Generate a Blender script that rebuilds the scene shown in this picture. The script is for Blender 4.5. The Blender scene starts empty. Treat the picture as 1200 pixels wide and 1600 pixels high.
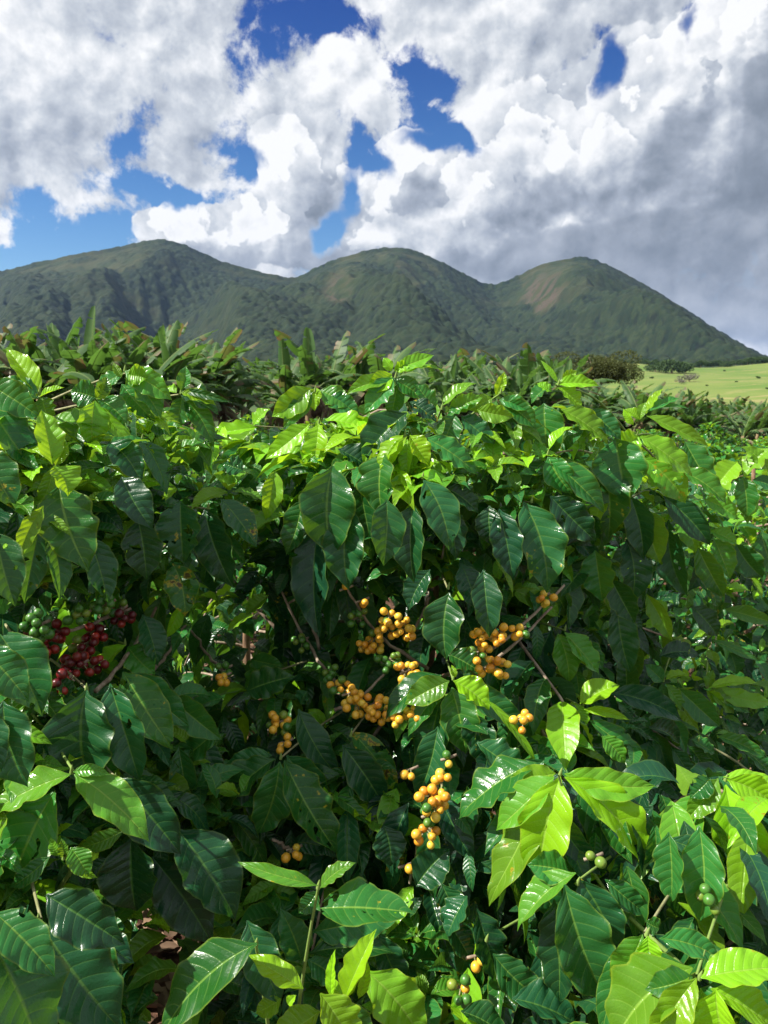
import bpy, math, random
import numpy as np
from mathutils import Vector

SC = bpy.context.scene
rnd = random.Random(7)
R = np.random.RandomState(11)
VEG = True
SKYONLY = False

# ------------------------------------------------------------------ camera
FPX = 1186.0                       # focal length in photo pixels (1200 x 1600)
PITCH = math.atan(200.0 / FPX)
CAM = np.array([0.0, 0.0, 1.65])
FW = np.array([0.0, math.cos(PITCH), -math.sin(PITCH)])
UP = np.array([0.0, math.sin(PITCH), math.cos(PITCH)])
RT = np.array([1.0, 0.0, 0.0])
cam_d = bpy.data.cameras.new("camera")
cam_d.sensor_width = 36.0
cam_d.lens = 36.0 * FPX / 1600.0
cam_d.clip_start = 0.05
cam_d.clip_end = 20000.0
cam_d.dof.use_dof = True
cam_d.dof.focus_distance = 1.15
cam_d.dof.aperture_fstop = 15.0
cam = bpy.data.objects.new("camera", cam_d)
cam.location = CAM.tolist()
cam.rotation_euler = (math.radians(90) - PITCH, 0, 0)
SC.collection.objects.link(cam)
SC.camera = cam
SC.render.resolution_x = 768
SC.render.resolution_y = 1024

# ------------------------------------------------------------------ sun + sky
SUN_AZ = math.radians(-103.0)       # from +Y, clockwise: negative = left of the view
SUN_EL = math.radians(47.0)
sun_dir = Vector((math.sin(SUN_AZ) * math.cos(SUN_EL), math.cos(SUN_AZ) * math.cos(SUN_EL), math.sin(SUN_EL)))
sun_d = bpy.data.lights.new("sun", 'SUN')
sun_d.energy = 5.0
sun_d.angle = math.radians(0.5)
sun_d.color = (1.0, 0.95, 0.86)
sun = bpy.data.objects.new("sun", sun_d)
sun.rotation_euler = sun_dir.to_track_quat('Z', 'Y').to_euler()
sun.location = (-20, 0, 40)
SC.collection.objects.link(sun)

SC.view_settings.view_transform = 'Standard'
SC.view_settings.look = 'None'
SC.view_settings.gamma = 1.0
SC.view_settings.exposure = 1.02

def ray(px, py):
    return FW + RT * ((px - 600.0) / FPX) - UP * ((py - 800.0) / FPX)
def at(px, py, d):
    return CAM + d * ray(px, py)
def proj(P):
    """world points (N,3) -> px, py, depth"""
    Q = np.asarray(P) - CAM
    d = Q @ FW
    dd = np.where(np.abs(d) < 1e-4, 1e-4, d)
    return 600 + FPX * (Q @ RT) / dd, 800 - FPX * (Q @ UP) / dd, d
def azel(px, py):
    v = ray(px, py); v = v / np.linalg.norm(v)
    return math.atan2(v[0], v[1]), math.asin(v[2])

class NT:
    def __init__(s, tree): s.t = tree
    def n(s, typ, **kw):
        x = s.t.nodes.new(typ)
        for k, v in kw.items(): setattr(x, k, v)
        return x
    def put(s, sock, v):
        if hasattr(v, 'default_value') or isinstance(v, bpy.types.NodeSocket): s.t.links.new(v, sock)
        else: sock.default_value = v
    def m(s, op, a, b=None, c=None, clamp=False):
        x = s.n('ShaderNodeMath', operation=op, use_clamp=clamp)
        s.put(x.inputs[0], a)
        if b is not None: s.put(x.inputs[1], b)
        if c is not None: s.put(x.inputs[2], c)
        return x.outputs[0]
    def v(s, op, a, b=None, scale=None):
        x = s.n('ShaderNodeVectorMath', operation=op)
        s.put(x.inputs[0], a)
        if b is not None: s.put(x.inputs[1], b)
        if scale is not None: s.put(x.inputs['Scale'], scale)
        return x.outputs['Value'] if op in ('DOT_PRODUCT', 'LENGTH', 'DISTANCE') else x.outputs[0]
    def mr(s, x, a, b, c=0.0, d=1.0, smooth=True):
        n = s.n('ShaderNodeMapRange', interpolation_type='SMOOTHSTEP' if smooth else 'LINEAR')
        s.put(n.inputs['Value'], x)
        n.inputs['From Min'].default_value = a; n.inputs['From Max'].default_value = b
        n.inputs['To Min'].default_value = c; n.inputs['To Max'].default_value = d
        return n.outputs[0]
    def mix(s, f, a, b, blend='MIX'):
        n = s.n('ShaderNodeMix', data_type='RGBA', blend_type=blend)
        s.put(n.inputs[0], f)
        for i, q in ((6, a), (7, b)):
            if isinstance(q, tuple): q = q + (1.0,) if len(q) == 3 else q
            s.put(n.inputs[i], q)
        return n.outputs[2]
    def noise(s, vec, scale, detail=3, rough=0.5, typ='FBM', dist=0.0, lac=2.0):
        n = s.n('ShaderNodeTexNoise', noise_type=typ)
        if vec is not None: s.put(n.inputs['Vector'], vec)
        n.inputs['Scale'].default_value = scale; n.inputs['Detail'].default_value = detail
        n.inputs['Roughness'].default_value = rough; n.inputs['Distortion'].default_value = dist
        n.inputs['Lacunarity'].default_value = lac
        return n

def build_world():
    w = bpy.data.worlds.new("World"); SC.world = w; w.use_nodes = True
    t = w.node_tree; t.nodes.clear(); N = NT(t)
    out = N.n('ShaderNodeOutputWorld')
    sky = N.n('ShaderNodeTexSky', sky_type='NISHITA')
    sky.sun_disc = False; sky.sun_elevation = SUN_EL; sky.sun_rotation = SUN_AZ
    sky.altitude = 900; sky.air_density = 1.0; sky.dust_density = 0.3; sky.ozone_density = 3.0
    hs = N.n('ShaderNodeHueSaturation'); hs.inputs['Saturation'].default_value = 1.28; hs.inputs['Value'].default_value = 1.0
    t.links.new(sky.outputs[0], hs.inputs['Color'])
    bg1 = N.n('ShaderNodeBackground'); bg1.inputs['Strength'].default_value = 0.065
    tc = N.n('ShaderNodeTexCoord'); d = tc.outputs['Generated']
    sx = N.n('ShaderNodeSeparateXYZ'); t.links.new(d, sx.inputs[0])
    u = N.m('ARCTAN2', sx.outputs[0], sx.outputs[1]); v = N.m('ARCSINE', sx.outputs[2])
    cb = N.n('ShaderNodeCombineXYZ'); t.links.new(u, cb.inputs[0]); t.links.new(v, cb.inputs[1])
    P0 = cb.outputs[0]
    wn = N.noise(P0, 7.0, 5, 0.55)
    wv = N.v('SCALE', N.v('SUBTRACT', wn.outputs['Color'], (0.5, 0.5, 0.5)), scale=0.09)
    wn2 = N.noise(P0, 22.0, 4, 0.6)
    wv2 = N.v('SCALE', N.v('SUBTRACT', wn2.outputs['Color'], (0.5, 0.5, 0.5)), scale=0.035)
    P = N.v('ADD', N.v('ADD', P0, wv), wv2)
    # deepen the blue towards the zenith the way a clear high-altitude sky does
    t.links.new(N.mix(N.mr(v, 0.1, 0.55), hs.outputs[0], N.mix(1.0, hs.outputs[0], (0.20, 0.32, 0.74), 'MULTIPLY')), bg1.inputs['Color'])
    wx = N.n('ShaderNodeSeparateXYZ')
    def blobs(lst, P=P):
        acc = None
        for (px, py, rx, ry, st, rot) in lst:
            a, e = azel(px, py)
            q = N.v('SUBTRACT', P, (a, e, 0.0))
            if rot:
                r = N.n('ShaderNodeVectorRotate', rotation_type='Z_AXIS'); t.links.new(q, r.inputs['Vector'])
                r.inputs['Angle'].default_value = math.radians(rot); q = r.outputs[0]
            k = FPX * 1.0
            q = N.v('MULTIPLY', q, (k / rx, k / ry, 0.0))
            g = N.m('EXPONENT', N.m('MULTIPLY', N.v('DOT_PRODUCT', q, q), -1.0))
            acc = N.m('MULTIPLY', g, st) if acc is None else N.m('MULTIPLY_ADD', g, st, acc)
        return acc
    # billowing relief of the clouds, felt twice: here and a step towards the sun
    def bill(vec, k=1.0):
        a = N.noise(vec, 10.0 * k, 6, 0.5, 'RIDGED_MULTIFRACTAL', lac=2.1)
        a.inputs['Offset'].default_value = 0.9; a.inputs['Gain'].default_value = 1.3
        b = N.noise(vec, 5.5 * k, 8, 0.56)
        return N.m('MULTIPLY_ADD', a.outputs[0], -0.085, b.outputs[0])
    Pb = N.v('ADD', P0, N.v('SCALE', wv, scale=0.35))
    h1 = bill(Pb)
    h2 = bill(N.v('ADD', Pb, (-0.010, 0.014, 0.0)))
    rel = N.m('SUBTRACT', h1, h2)
    h1c = N.m('SUBTRACT', h1, 0.42)
    det = N.noise(P0, 11.0, 10, 0.66, dist=0.3)
    detc = N.m('SUBTRACT', det.outputs[0], 0.5)
    fin = N.noise(P0, 34.0, 7, 0.68)
    detc = N.m('MULTIPLY_ADD', N.m('SUBTRACT', fin.outputs[0], 0.5), 0.40, detc)
    big = N.noise(P0, 4.0, 7, 0.6)
    bigc = N.m('SUBTRACT', big.outputs[0], 0.5)
    def ramp(f, stops):
        cr = N.n('ShaderNodeValToRGB'); e = cr.color_ramp.elements
        e[0].position, e[0].color = stops[0][0], stops[0][1] + (1,)
        e[1].position, e[1].color = stops[-1][0], stops[-1][1] + (1,)
        for p, c in stops[1:-1]:
            q = e.new(p); q.color = c + (1,)
        t.links.new(f, cr.inputs[0]); return cr.outputs[0]
    ST = [(0.0, (0.15, 0.178, 0.22)), (0.25, (0.245, 0.285, 0.345)), (0.5, (0.385, 0.43, 0.505)), (0.75, (0.62, 0.66, 0.715)), (1.0, (0.96, 0.965, 0.975))]
    # -- high broken layer, with holes to the blue
    H = blobs([(500, 18, 80, 34, 1.1, 0), (400, 90, 35, 60, .75, 0), (655, 118, 40, 28, 1.05, 0), (950, 95, 28, 44, 1.15, 15),
               (1066, 45, 20, 30, .9, 0), (705, 200, 72, 20, 1.2, 25), (655, 222, 50, 20, 1.0, 10), (590, 250, 50, 20, 1.1, 35), (548, 295, 22, 42, 1.1, 0), (512, 368, 28, 46, 1.3, 8),
               (380, 236, 38, 48, 1.0, 0), (208, 225, 32, 38, .75, 0), (265, 316, 88, 20, 1.05, 5), (70, 318, 36, 22, .7, 0),
               (150, 362, 90, 24, 1.0, 5), (20, 402, 120, 24, 1.15, 0), (90, 385, 60, 18, .8, 0)])
    dens = N.m('ADD', N.m('SUBTRACT', 0.90, H), N.m('MULTIPLY', detc, 2.9))
    alpha = N.mr(dens, 0.12, 0.62)
    BA = blobs([(150, 60, 200, 80, .10, 0), (60, 190, 170, 60, -.10, 0), (560, 110, 120, 60, .12, 0), (800, 70, 160, 60, .02, 0),
                (300, 150, 90, 60, .05, 0), (900, 30, 120, 50, -.05, 0)])
    ba = N.m('ADD', N.m('ADD', N.m('ADD', 0.77, BA), N.m('MULTIPLY', rel, 2.6)), N.m('MULTIPLY', bigc, 0.9))
    ba = N.m('ADD', ba, N.m('MULTIPLY', detc, 0.5))
    ca = ramp(ba, ST)
    # -- cumulus towers in full sun, crisp edged, in front of it
    TB = [(432, 222, 42, 40, 1, 0), (475, 290, 62, 60, 1, 0), (400, 365, 130, 50, 1, 0), (270, 358, 55, 26, .8, 0), (625, 265, 42, 36, .9, 0),
          (680, 330, 120, 90, 1, 0), (780, 250, 90, 80, 1, 0), (880, 230, 90, 90, 1, 0), (1000, 150, 62, 80, 1, 0), (1020, 300, 150, 120, 1, 0),
          (1135, 70, 62, 85, 1, 0), (560, 380, 50, 36, .8, 0), (800, 400, 200, 60, 1, 0)]
    wb = N.v('ADD', P0, N.v('ADD', N.v('SCALE', wv, scale=0.30), wv2))
    FB = N.m('ADD', blobs(TB, wb), N.m('MULTIPLY', h1c, 1.1))
    wb2 = N.v('ADD', wb, (-0.018, 0.022, 0.0))
    FB2 = N.m('ADD', blobs(TB, wb2), N.m('MULTIPLY', N.m('SUBTRACT', h2, 0.42), 1.1))
    ab = N.m('MULTIPLY', N.mr(N.m('ADD', FB, N.m('MULTIPLY', detc, 0.25)), 0.46, 0.54), N.mr(H, 1.0, 0.55))
    slope = N.m('MINIMUM', N.m('MAXIMUM', N.m('SUBTRACT', FB, FB2), -0.25), 0.3)
    vo = N.n('ShaderNodeTexVoronoi', feature='SMOOTH_F1', voronoi_dimensions='2D'); t.links.new(N.v('ADD', Pb, N.v('SCALE', wv2, scale=1.2)), vo.inputs['Vector'])
    vo.inputs['Scale'].default_value = 13.0; vo.inputs['Smoothness'].default_value = 0.25; vo.inputs['Detail'].default_value = 2.0; vo.inputs['Roughness'].default_value = 0.45; vo.inputs['Lacunarity'].default_value = 2.3
    FS = N.m('ADD', N.m('MULTIPLY', FB, 0.30), N.m('MULTIPLY_ADD', big.outputs[0], 2.1, N.m('MULTIPLY', vo.outputs['Distance'], -0.55)))
    saw = N.m('FRACT', N.m('DIVIDE', FS, 0.36))         # billow standing before billow: each rim bright, its depth grey
    saw = N.m('MULTIPLY', N.m('SUBTRACT', 0.55, N.m('MINIMUM', saw, N.m('MULTIPLY', N.m('SUBTRACT', 1.0, saw), 9.0))), N.mr(slope, -0.10, 0.10, 0.15, 1.0))
    bb = N.m('ADD', N.m('ADD', 0.79, N.m('MULTIPLY', slope, 0.6)), N.m('MULTIPLY', rel, 2.4))
    bb = N.m('MULTIPLY_ADD', saw, 0.25, bb)
    bb = N.m('ADD', bb, N.m('MULTIPLY', N.m('SUBTRACT', 0.35, vo.outputs['Distance']), 0.30))
    bb = N.m('ADD', bb, N.m('MULTIPLY', bigc, 0.35))
    bb = N.m('ADD', bb, blobs([(1000, 330, 200, 70, -.20, 0), (900, 240, 160, 60, .12, 20), (640, 265, 60, 40, .15, 0), (430, 225, 50, 40, .2, 0), (430, 330, 120, 60, -.08, 0), (640, 370, 120, 50, -.10, 0), (880, 330, 120, 60, -.05, 0), (1120, 60, 70, 70, .12, 0)]))
    cbb = ramp(bb, ST)
    # -- shaded cloud drifting in front at the right
    TC = [(1200, 140, 36, 46, 1, 0), (1190, 200, 20, 36, .7, 0), (1215, 290, 48, 60, .9, 0), (1060, 365, 130, 34, 1, 0), (1200, 360, 100, 60, 1, 0),
          (900, 395, 130, 36, .9, 0), (1100, 440, 160, 60, 1, 0), (1230, 480, 120, 60, 1, 0), (760, 425, 60, 22, .7, 0)]
    FC = N.m('ADD', blobs(TC, wb), N.m('MULTIPLY', h1c, 1.0))
    ac = N.m('MULTIPLY', N.mr(FC, 0.42, 0.70), 0.92)
    bc = N.m('ADD', N.m('ADD', 0.30, N.m('MULTIPLY', rel, 1.6)), N.m('MULTIPLY', bigc, 0.4))
    bc = N.m('ADD', bc, N.m('ADD', N.mr(FC, 0.9, 0.45, 0.0, 0.16), N.mr(v, 0.22, 0.02, 0.0, 0.12)))
    cc = ramp(bc, ST)
    col = N.mix(ab, ca, cbb); al = N.m('MAXIMUM', alpha, ab)
    col = N.mix(ac, col, cc); al = N.m('MAXIMUM', al, ac)
    bg2 = N.n('ShaderNodeBackground'); bg2.inputs['Strength'].default_value = 0.52
    t.links.new(col, bg2.inputs['Color'])
    ms = N.n('ShaderNodeMixShader')
    t.links.new(al, ms.inputs[0]); t.links.new(bg1.outputs[0], ms.inputs[1]); t.links.new(bg2.outputs[0], ms.inputs[2])
    t.links.new(ms.outputs[0], out.inputs[0])
    w.cycles.sampling_method = 'MANUAL'; w.cycles.sample_map_resolution = 512
build_world()
SC.cycles.max_bounces = 6; SC.cycles.diffuse_bounces = 3; SC.cycles.glossy_bounces = 2
SC.cycles.transmission_bounces = 4; SC.cycles.transparent_max_bounces = 6; SC.cycles.volume_bounces = 0
SC.cycles.caustics_reflective = False; SC.cycles.caustics_refractive = False
#SKYEND

# ------------------------------------------------------------------ numpy noise
def _h(ix, iy, seed):
    n = (ix.astype(np.int64) * 374761393 + iy.astype(np.int64) * 668265263 + seed * 1442695041) & 0x7fffffff
    n = ((n ^ (n >> 13)) * 1274126177) & 0x7fffffff
    return ((n ^ (n >> 16)) & 0xffff) / 65535.0
def vn(x, y, seed=0):
    ix = np.floor(x); iy = np.floor(y); fx = x - ix; fy = y - iy
    fx = fx * fx * fx * (fx * (fx * 6 - 15) + 10); fy = fy * fy * fy * (fy * (fy * 6 - 15) + 10)
    a = _h(ix, iy, seed); b = _h(ix + 1, iy, seed); c = _h(ix, iy + 1, seed); d = _h(ix + 1, iy + 1, seed)
    return (a * (1 - fx) + b * fx) * (1 - fy) + (c * (1 - fx) + d * fx) * fy
def fbm(x, y, octv=5, seed=0, g=0.5):
    s = 0; a = 1; t = 0
    for i in range(octv):
        s = s + a * vn(x, y, seed + i * 17); t += a; a *= g; x = x * 2.03 + 11.3; y = y * 2.01 + 5.7
    return s / t
def domes(x, y, cell, seed):
    """tree-crown domes on a jittered grid; returns height 0..1 and a per-crown random"""
    gx = x / cell; gy = y / cell; ix = np.floor(gx); iy = np.floor(gy)
    best = np.full(x.shape, 9.0); rr = np.zeros(x.shape)
    for dx in (-1, 0, 1):
        for dy in (-1, 0, 1):
            jx = ix + dx; jy = iy + dy
            cx = jx + 0.15 + 0.7 * _h(jx, jy, seed); cy = jy + 0.15 + 0.7 * _h(jx, jy, seed + 5)
            k = 0.75 + 0.6 * _h(jx, jy, seed + 9)
            d = ((gx - cx) ** 2 + (gy - cy) ** 2) / k
            m = d < best
            best = np.where(m, d, best); rr = np.where(m, _h(jx, jy, seed + 13), rr)
    return np.sqrt(np.clip(1 - best * 1.35, 0, 1)), rr

# ------------------------------------------------------------------ mesh helpers
def link(o, parent=None):
    SC.collection.objects.link(o)
    if parent is not None: o.parent = parent
    return o
def tag(o, label=None, cat=None, group=None, kind=None):
    if label: o["label"] = label
    if cat: o["category"] = cat
    if group: o["group"] = group
    if kind: o["kind"] = kind
    return o
def empty(name, loc, rz=0.0, parent=None):
    o = bpy.data.objects.new(name, None); o.location = tuple(float(q) for q in loc); o.rotation_euler = (0, 0, rz)
    o.empty_display_size = 0.1
    return link(o, parent)
def mesh_data(name, V, F, mats, uv=None, col=None, smooth=True, midx=None):
    """V (N,3); F int array (M,4) or (M,3) or list of them"""
    me = bpy.data.meshes.new(name)
    V = np.asarray(V, dtype=np.float32)
    Fs = F if isinstance(F, list) else [F]
    Fs = [np.asarray(f, dtype=np.int32) for f in Fs if len(f)]
    loops = np.concatenate([f.ravel() for f in Fs]); tot = np.concatenate([np.full(len(f), f.shape[1], np.int32) for f in Fs])
    st = np.concatenate([[0], np.cumsum(tot)[:-1]]).astype(np.int32)
    me.vertices.add(len(V)); me.vertices.foreach_set('co', V.ravel())
    me.loops.add(len(loops)); me.loops.foreach_set('vertex_index', loops)
    me.polygons.add(len(tot)); me.polygons.foreach_set('loop_start', st)
    try: me.polygons.foreach_set('loop_total', tot)
    except Exception: pass
    me.polygons.foreach_set('use_smooth', np.full(len(tot), smooth, dtype=bool))
    if midx is not None: me.polygons.foreach_set('material_index', np.asarray(midx, dtype=np.int32))
    if uv is not None:
        l = me.uv_layers.new(name='UVMap'); l.data.foreach_set('uv', np.asarray(uv, np.float32)[loops].ravel())
    if col is not None:
        c = me.color_attributes.new('tint', 'FLOAT_COLOR', 'POINT')
        C = np.ones((len(V), 4), np.float32); C[:, :3] = col; c.data.foreach_set('color', C.ravel())
    me.update(calc_edges=True); me.validate()
    for m in (mats if isinstance(mats, (list, tuple)) else [mats]): me.materials.append(m)
    return me
def mobj(name, me, parent=None, loc=None):
    o = bpy.data.objects.new(name, me)
    if loc is not None: o.location = tuple(float(q) for q in loc)
    return link(o, parent)
def tube(pts, rad, nseg=7, cap=True):
    pts = np.asarray(pts, float); n = len(pts); rad = np.broadcast_to(np.asarray(rad, float), (n,))
    T = np.gradient(pts, axis=0); T /= np.linalg.norm(T, axis=1, keepdims=True) + 1e-9
    ref = np.array([0.0, 0.0, 1.0]) if abs(T[0][2]) < 0.9 else np.array([1.0, 0.0, 0.0])
    A = np.cross(T, ref); A /= np.linalg.norm(A, axis=1, keepdims=True) + 1e-9; B = np.cross(T, A)
    th = np.linspace(0, 2 * math.pi, nseg, endpoint=False)
    V = pts[:, None] + rad[:, None, None] * (np.cos(th)[None, :, None] * A[:, None] + np.sin(th)[None, :, None] * B[:, None])
    V = V.reshape(-1, 3)
    i = np.arange(n - 1)[:, None] * nseg; j = np.arange(nseg)[None]; k = (j + 1) % nseg
    F = np.stack([i + j, i + k, i + nseg + k, i + nseg + j], -1).reshape(-1, 4)
    if cap:
        V = np.vstack([V, pts[-1:]]); e = (n - 1) * nseg
        Ft = np.stack([e + np.arange(nseg), e + (np.arange(nseg) + 1) % nseg, np.full(nseg, len(V) - 1), np.full(nseg, len(V) - 1)], -1)[:, :3]
        return V, [F, Ft]
    return V, [F]
class Acc:
    """collects verts/faces/colours of several shapes of one mesh"""
    def __init__(s): s.V = []; s.Q = []; s.T = []; s.C = []; s.U = []; s.n = 0
    def add(s, V, F, col=(0, 0, 0), uv=None):
        V = np.asarray(V)
        for f in (F if isinstance(F, list) else [F]):
            f = np.asarray(f)
            if len(f): (s.Q if f.shape[1] == 4 else s.T).append(f + s.n)
        s.V.append(V); c = np.asarray(col, float); s.C.append(np.broadcast_to(c, (len(V), 3)))
        s.U.append(uv if uv is not None else np.zeros((len(V), 2))); s.n += len(V)
    def mesh(s, name, mats, off=(0, 0, 0), smooth=True):
        F = []
        if s.Q: F.append(np.concatenate(s.Q))
        if s.T: F.append(np.concatenate(s.T))
        return mesh_data(name, np.concatenate(s.V) - np.asarray(off), F, mats, np.concatenate(s.U), np.concatenate(s.C), smooth)

def new_mat(name):
    m = bpy.data.materials.new(name); m.use_nodes = True; t = m.node_tree; t.nodes.clear()
    N = NT(t); out = N.n('ShaderNodeOutputMaterial')
    return m, N, out
def principled(N, out, col, rough=0.6, spec=0.4, normal=None):
    p = N.n('ShaderNodeBsdfPrincipled')
    N.put(p.inputs['Base Color'], col + (1,) if isinstance(col, tuple) else col); N.put(p.inputs['Roughness'], rough)
    p.inputs['Specular IOR Level'].default_value = spec
    if normal is not None: N.t.links.new(normal, p.inputs['Normal'])
    N.t.links.new(p.outputs[0], out.inputs[0]); return p
def bump(N, h, strength, dist):
    b = N.n('ShaderNodeBump'); b.inputs['Strength'].default_value = strength; b.inputs['Distance'].default_value = dist
    N.put(b.inputs['Height'], h); return b.outputs[0]

# ------------------------------------------------------------------ materials
def leaf_material(name, veins=True, holes=False, old=(0.007, 0.040, 0.020), mid=(0.024, 0.155, 0.024), young=(0.28, 0.58, 0.014), trans=(0.20, 0.48), rough=0.15, nv=9.0):
    m, N, out = new_mat(name)
    at_ = N.n('ShaderNodeAttribute'); at_.attribute_name = 'tint'
    sp = N.n('ShaderNodeSeparateColor'); N.t.links.new(at_.outputs['Color'], sp.inputs[0])
    tone, rn, spot = sp.outputs[0], sp.outputs[1], sp.outputs[2]
    uvn = N.n('ShaderNodeUVMap'); su = N.n('ShaderNodeSeparateXYZ'); N.t.links.new(uvn.outputs[0], su.inputs[0])
    u = N.m('ABSOLUTE', N.m('MULTIPLY_ADD', su.outputs[0], 2.0, -1.0)); v = su.outputs[1]
    geo = N.n('ShaderNodeNewGeometry')
    tc = N.n('ShaderNodeTexCoord'); obj = tc.outputs['Object']
    c = N.mix(N.mr(tone, 0.0, 0.5, smooth=False), old, mid)
    c = N.mix(N.mr(tone, 0.5, 1.0, smooth=False), c, young)
    nz = N.noise(obj, 22.0, 3, 0.6)
    hsv = N.n('ShaderNodeHueSaturation'); N.put(hsv.inputs['Color'], c)
    N.put(hsv.inputs['Value'], N.m('ADD', N.m('MULTIPLY_ADD', rn, 0.55, 0.58), N.m('MULTIPLY', nz.outputs[0], 0.30)))
    N.put(hsv.inputs['Hue'], N.m('MULTIPLY_ADD', rn, 0.02, 0.49)); c = hsv.outputs[0]
    if veins:
        q = N.m('MULTIPLY', N.m('SUBTRACT', v, N.m('MULTIPLY', N.m('POWER', u, 1.4), 0.14)), nv)
        fr = N.m('ABSOLUTE', N.m('SUBTRACT', N.m('FRACT', q), 0.5))      # 0 on the vein, .5 between
        lat = N.m('MULTIPLY', N.mr(fr, 0.075, 0.015), N.mr(u, 0.97, 0.6))
        midr = N.mr(u, 0.065, 0.02)
        fine = N.n('ShaderNodeTexVoronoi', feature='DISTANCE_TO_EDGE'); N.t.links.new(obj, fine.inputs['Vector']); fine.inputs['Scale'].default_value = 210.0
        vein = N.m('MAXIMUM', N.m('MULTIPLY', lat, 0.34), N.m('MULTIPLY', midr, 0.75))
        vc = N.mix(tone, (0.050, 0.15, 0.03), (0.34, 0.56, 0.07))
        c = N.mix(vein, c, vc)
        edge = N.mr(u, 0.90, 0.985)
        c = N.mix(N.m('MULTIPLY', edge, 0.55), c, N.mix(tone, (0.06, 0.12, 0.02), (0.36, 0.46, 0.03)))
        # blemishes: yellow halo, brown heart
        sn = N.noise(obj, 60.0, 4, 0.6); th = N.m('MULTIPLY_ADD', spot, -0.34, 0.86)
        sm = N.m('SUBTRACT', sn.outputs[0], th)
        c = N.mix(N.mr(sm, 0.0, 0.05), c, (0.34, 0.30, 0.02)); c = N.mix(N.mr(sm, 0.06, 0.10), c, (0.07, 0.035, 0.012))
        dust = N.noise(obj, 420.0, 2, 0.5)
        c = N.mix(N.m('MULTIPLY', N.mr(dust.outputs[0], 0.68, 0.76), 0.07), c, (0.20, 0.24, 0.14))
        h = N.m('ADD', N.m('MULTIPLY', N.m('POWER', N.m('MULTIPLY', fr, 2.0), 0.6), 0.9), N.m('MULTIPLY', N.mr(u, 0.0, 0.09), 0.8))
        h = N.m('ADD', h, N.m('MULTIPLY', N.mr(fine.outputs['Distance'], 0.0, 0.2), 0.10))
        h = N.m('ADD', h, N.m('MULTIPLY', nz.outputs[0], 1.1))
        nrm = bump(N, h, 0.55, 0.0013)
        ro = N.m('ADD', N.m('MULTIPLY_ADD', tone, -0.02, rough), N.m('MULTIPLY', N.mr(N.noise(obj, 38.0, 4, 0.6).outputs[0], 0.3, 0.7), 0.30))
    else:
        nrm = None; ro = rough + 0.1
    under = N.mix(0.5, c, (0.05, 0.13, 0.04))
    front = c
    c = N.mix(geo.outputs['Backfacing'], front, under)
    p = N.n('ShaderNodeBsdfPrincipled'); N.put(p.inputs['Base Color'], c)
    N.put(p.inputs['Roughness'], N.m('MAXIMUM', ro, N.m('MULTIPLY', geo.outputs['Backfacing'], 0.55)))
    p.inputs['Specular IOR Level'].default_value = 0.38
    if nrm is not None: N.t.links.new(nrm, p.inputs['Normal'])
    tr = N.n('ShaderNodeBsdfTranslucent')
    tcn = N.mix(tone, (0.05, 0.26, 0.010), (0.66, 0.88, 0.02))
    tcn = N.mix(0.35, tcn, front, 'MIX')
    N.put(tr.inputs['Color'], tcn)
    if nrm is not None: N.t.links.new(nrm, tr.inputs['Normal'])
    ms = N.n('ShaderNodeMixShader'); N.put(ms.inputs[0], N.m('MULTIPLY_ADD', tone, trans[1] - trans[0], trans[0]))
    N.t.links.new(p.outputs[0], ms.inputs[1]); N.t.links.new(tr.outputs[0], ms.inputs[2])
    if holes:            # insect bites right through the blade
        hn = N.noise(obj, 48.0, 2, 0.5); tp = N.n('ShaderNodeBsdfTransparent'); m2 = N.n('ShaderNodeMixShader')
        N.put(m2.inputs[0], N.m('MULTIPLY', N.m('GREATER_THAN', hn.outputs[0], 0.655), N.m('GREATER_THAN', u, 0.12)))
        N.t.links.new(ms.outputs[0], m2.inputs[1]); N.t.links.new(tp.outputs[0], m2.inputs[2]); N.t.links.new(m2.outputs[0], out.inputs[0])
    else: N.t.links.new(ms.outputs[0], out.inputs[0])
    return m

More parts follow.
